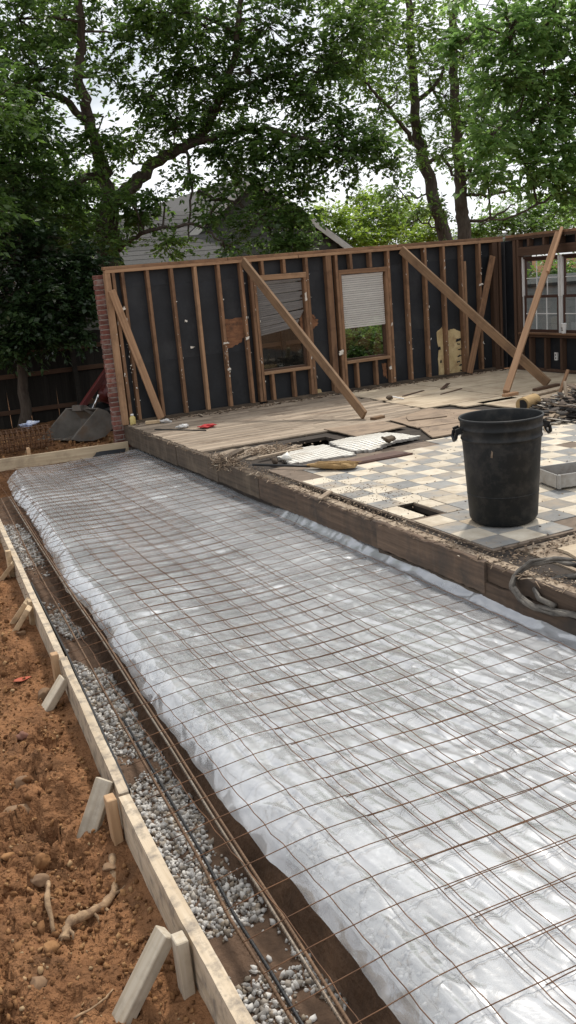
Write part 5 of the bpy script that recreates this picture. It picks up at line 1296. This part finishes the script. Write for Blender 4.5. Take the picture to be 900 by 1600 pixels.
# big dark oak on the left
Y0 = 21.0
b0 = at(172, 420, Y0)
tree('oak_tree', 'big dark oak with forked trunk at left, hanging over the grey house', ([(b0.x+.1, Y0, -.5), (b0.x+.05, Y0, 1.0)] + tp((170,400,21),(168,335,21),(170,318,21)), .30, .20),
     [(tp((168,330,21),(162,270,21),(140,190,20.7),(122,120,20.4),(128,50,20.2),(118,-40,20)), .17, .06),
      (tp((170,325,21),(205,290,21),(235,262,20.8),(265,240,20.6),(310,215,20.3),(345,150,20),(368,70,19.6),(380,-40,19.3)), .17, .05),
      (tp((265,240,20.6),(330,215,20),(400,200,19.3),(470,215,18.8),(540,235,18.5)), .09, .03),
      (tp((178,400,21),(205,374,20.5),(255,355,20),(318,356,19.6),(345,385,19.3)), .06, .02),
      (tp((140,190,20.7),(90,150,20.2),(30,140,19.6),(-40,120,19)), .09, .03),
      (tp((162,270,21),(100,290,20.4),(40,300,19.8),(-30,310,19.5)), .09, .03),
      (tp((290,225,20.4),(300,300,20),(292,380,19.8)), .04, .015),
      (tp((310,300,20),(370,320,19.6),(415,350,19.3),(440,390,19.2)), .045, .015),
      (tp((345,150,20),(420,120,19.4),(500,110,19)), .07, .02)],
     [cl(30,30,20,75,46), cl(100,40,21,60,34), cl(60,110,19.5,70,44), cl(-20,180,19,90,44), cl(45,200,20,60,36), cl(20,270,19.5,70,46), cl(95,290,20,60,42), cl(60,340,20,70,52), cl(130,350,21.5,55,44),
      cl(205,60,21,55,30), cl(250,20,20,60,34), cl(320,40,20.3,65,42), cl(300,105,20.5,60,38), cl(235,150,20.8,52,28), cl(330,170,20,55,34), cl(390,110,19.5,60,40), cl(420,40,19.3,65,44), cl(275,185,20.3,45,26),
      cl(210,225,20.8,42,22), cl(350,240,20,45,26), cl(400,215,19.2,50,32), cl(470,230,18.8,42,28), cl(545,240,18.5,48,34), cl(580,215,18.5,35,20), cl(520,190,18.8,45,24), cl(500,90,19,60,40), cl(470,150,19,50,30), cl(550,40,19,60,36),
      cl(130,240,20.7,42,18), cl(210,330,20.5,38,20), cl(330,330,19.6,36,8), cl(400,350,19.3,45,17), cl(455,380,19.2,40,26), cl(380,275,19.5,34,7), cl(430,310,19.2,38,16), cl(260,380,19.9,32,12), cl(150,120,21,38,12), cl(150,215,19.9,28,9), cl(190,310,20,28,9), cl(165,375,20,30,10), cl(300,275,20,38,9), cl(345,300,19.7,34,7), cl(425,265,19.2,40,20), cl(485,285,18.9,32,14), cl(250,310,20.2,30,9), cl(610,255,18.6,28,9), cl(470,330,19,34,14), cl(360,385,19.4,30,5), cl(-80,330,17.5,100,50), cl(-150,420,17.5,90,40), cl(-70,150,17,110,60),  # last three clumps, past the left edge, added to shade the fence corner
      cl(60,-70,20,120,60,1.4), cl(220,-80,20,120,60,1.4), cl(380,-80,19.5,120,60,1.4), cl(520,-60,19,90,40,1.3), cl(-100,60,19,100,50,1.3), cl(-110,240,19,100,50,1.3)],
     .125, 'leaf_dark', 11, sub_r=.30, per=44, mult=1.15)
# evergreen mass low on the left, overhanging the fence
b0 = at(60, 470, 18.4)
tree('evergreen_shrub', 'dense dark evergreen overhanging the fence at the left', ([(b0.x-.5, 18.9, -.4), (b0.x-.4, 18.9, .8), (b0.x-.2, 18.7, 2.2)], .12, .07),
     [([(b0.x-.3, 18.8, 1.6), (b0.x+.4, 18.6, 2.0), (b0.x+.9, 18.5, 2.1)], .05, .02)],
     [cl(30,470,18.3,60,60), cl(95,460,18.4,55,56), cl(130,420,18.6,45,40), cl(20,400,18.6,65,60), cl(80,390,18.8,55,50), cl(-40,440,18.3,60,50), cl(50,520,18.2,45,44), cl(110,510,18.4,38,34), cl(-5,535,18.3,40,34), cl(140,470,18.7,26,20), cl(10,340,19,60,44), cl(160,430,19,25,16)],
     .12, 'leaf_evergreen', 23, sub_r=.24, per=48)
# two trunks in the middle right
tree('hardwood_tree', 'leaning slender trunk tree, left one of the pair right of centre', ([tuple(at(700,390,24)-Vector((-.15,0,3.1)))] + tp((695,378,24),(680,320,24),(663,255,24),(653,205,24),(645,120,24),(640,20,24),(636,-60,24)), .23, .08),
     [(tp((660,240,24),(625,190,23.6),(590,150,23.2),(560,120,23)), .07, .03), (tp((665,260,24),(690,245,23.8),(715,280,23.6)), .07, .04), (tp((650,160,24),(690,120,23.6),(715,60,23.2)), .07, .03),
      (tp((675,300,24),(640,310,23.6),(605,305,23.2)), .03, .01), (tp((690,360,24),(655,345,23.6),(640,352,23.4)), .03, .01)],
     [cl(560,110,23.2,52,30), cl(600,60,23.4,60,36), cl(650,40,24,60,32), cl(560,20,23,60,34), cl(620,130,23.6,45,20), cl(670,100,24,42,18), cl(590,175,23.2,38,16), cl(640,190,24,34,10), cl(695,150,23.5,45,22), cl(620,290,23.4,30,9), cl(700,230,23.6,34,12), cl(600,-60,23.5,110,56,1.3), cl(720,-60,23.5,90,50,1.3), cl(655,330,23.6,22,6), cl(690,320,23.4,24,6), cl(655,240,23.4,24,7)],
     .125, 'leaf_mid', 37, sub_r=.32, per=38, mult=1.3)
tree('hardwood_tree', 'upright dark trunk tree, right one of the pair right of centre', ([tuple(at(727,385,25)-Vector((0,0,3.1)))] + tp((725,370,25),(722,320,25),(718,270,25),(712,190,25),(708,100,25),(712,0,25),(715,-60,25)), .24, .09),
     [(tp((720,290,25),(755,230,24.6),(790,190,24.2)), .08, .03), (tp((724,300,25),(770,305,24.4),(820,290,24),(860,275,23.6)), .06, .02), (tp((712,190,25),(680,150,24.8),(665,110,24.5)), .06, .02), (tp((726,345,25),(765,340,24.4),(805,320,24)), .06, .02)],
     [cl(740,180,25,48,30), cl(720,100,25,52,30), cl(760,60,25,60,36), cl(780,140,24.6,52,32), cl(735,250,25,38,22), cl(790,210,24.4,50,34), cl(760,280,24.6,36,18), cl(690,60,25,40,14), cl(800,-50,25,110,50,1.3)],
     .125, 'leaf_mid', 41, sub_r=.32, per=38, mult=1.3)
# broad-leaved tree at right, nearer
rt = at(1010, 330, 17)
tree('broadleaf_tree', 'broad leaved green tree filling the upper right corner', ([(rt.x, 17, -.5), (rt.x, 17, 1.5), (rt.x-.1, 17, 3.2), (rt.x-.2, 17, 6)], .22, .10),
     [(tp((990,230,17),(930,190,16.6),(880,165,16.4),(830,125,16.2),(800,60,16)), .07, .02), (tp((1000,330,17),(940,310,16.8),(880,300,16.6),(820,330,16.6),(750,352,16.8)), .05, .015), (tp((980,120,17),(900,90,16.5),(850,50,16.2)), .06, .02)],
     [cl(800,40,16,62,30), cl(870,30,16.2,70,38), cl(850,110,16.3,60,32), cl(780,120,16.2,52,24), cl(900,150,16.4,65,36), cl(830,190,16.4,55,30), cl(770,210,16.4,42,18), cl(890,230,16.6,60,36), cl(820,255,16.6,48,24), cl(910,300,16.8,45,22), cl(860,290,16.7,34,14), cl(760,270,16.6,30,9), cl(730,60,16.2,40,12), cl(850,-60,16,130,60,1.3), cl(960,100,16.6,90,44,1.2), cl(980,250,16.8,80,40,1.2)],
     .16, 'leaf_big', 53, sub_r=.30, per=32, mult=1.3)
# sunlit trees further off
def bush(label, cx, cy, Y, cls, seed, size=.20, lm='leaf_bright', nm='distant_tree', group='sunlit trees further off'):
    b = at(cx, cy, Y)
    tree(nm, label, ([(b.x, Y, -.5), (b.x+.1, Y, b.z*.5), (b.x, Y, b.z)], .18, .07), [], cls, size, lm, seed, group, sub_r=.40, per=70, mult=1.3)
bush('bright yellow green tree right of the gable', 560, 345, 35, [cl(520,340,34,36,26), cl(560,350,35,40,30), cl(600,330,35,36,26), cl(545,375,34,36,26), cl(590,370,34.5,34,24), cl(500,375,34,26,16), cl(570,310,36,24,14)], 61, .15)
bush('bright green tree behind the leaning trunk', 645, 350, 37, [cl(640,350,37,36,26), cl(670,370,36,28,20), cl(630,380,36,30,20), cl(660,325,38,28,14), cl(620,345,37,24,14)], 67, .15)
bush('green tree behind the right hand wall corner', 800, 345, 33, [cl(770,345,33,32,20), cl(810,335,33,38,26), cl(850,325,33,38,26), cl(890,325,32,40,26), cl(740,360,33,26,14), cl(830,360,32,32,18), cl(880,355,31,34,20)], 71, .14, 'leaf_mid')
bush('dark green tree behind the oak at far left', 60, 300, 30, [cl(30,330,30,70,30), cl(100,370,30,60,28), cl(150,290,30,40,12), cl(60,250,31,60,18), cl(-30,260,30,70,24), cl(20,160,32,60,14), cl(200,395,31,25,8)], 73, .17, 'leaf_dark')
bush('dense green shrub seen through the right hand window opening', 575, 560, 18.4, [cl(560,530,18.4,36,34), cl(600,545,18.4,32,26), cl(545,560,18.4,28,22), cl(615,515,18.5,28,20)], 79, .10, 'leaf_mid', 'fence_shrub', 'shrubs behind the fence')
bush('green tree seen through the right hand sash windows', 900, 440, 22.5, [cl(850,430,22.5,30,12), cl(890,425,22.5,34,14), cl(930,430,22,45,14)], 83, .14, 'leaf_mid', 'fence_shrub', 'shrubs behind the fence')
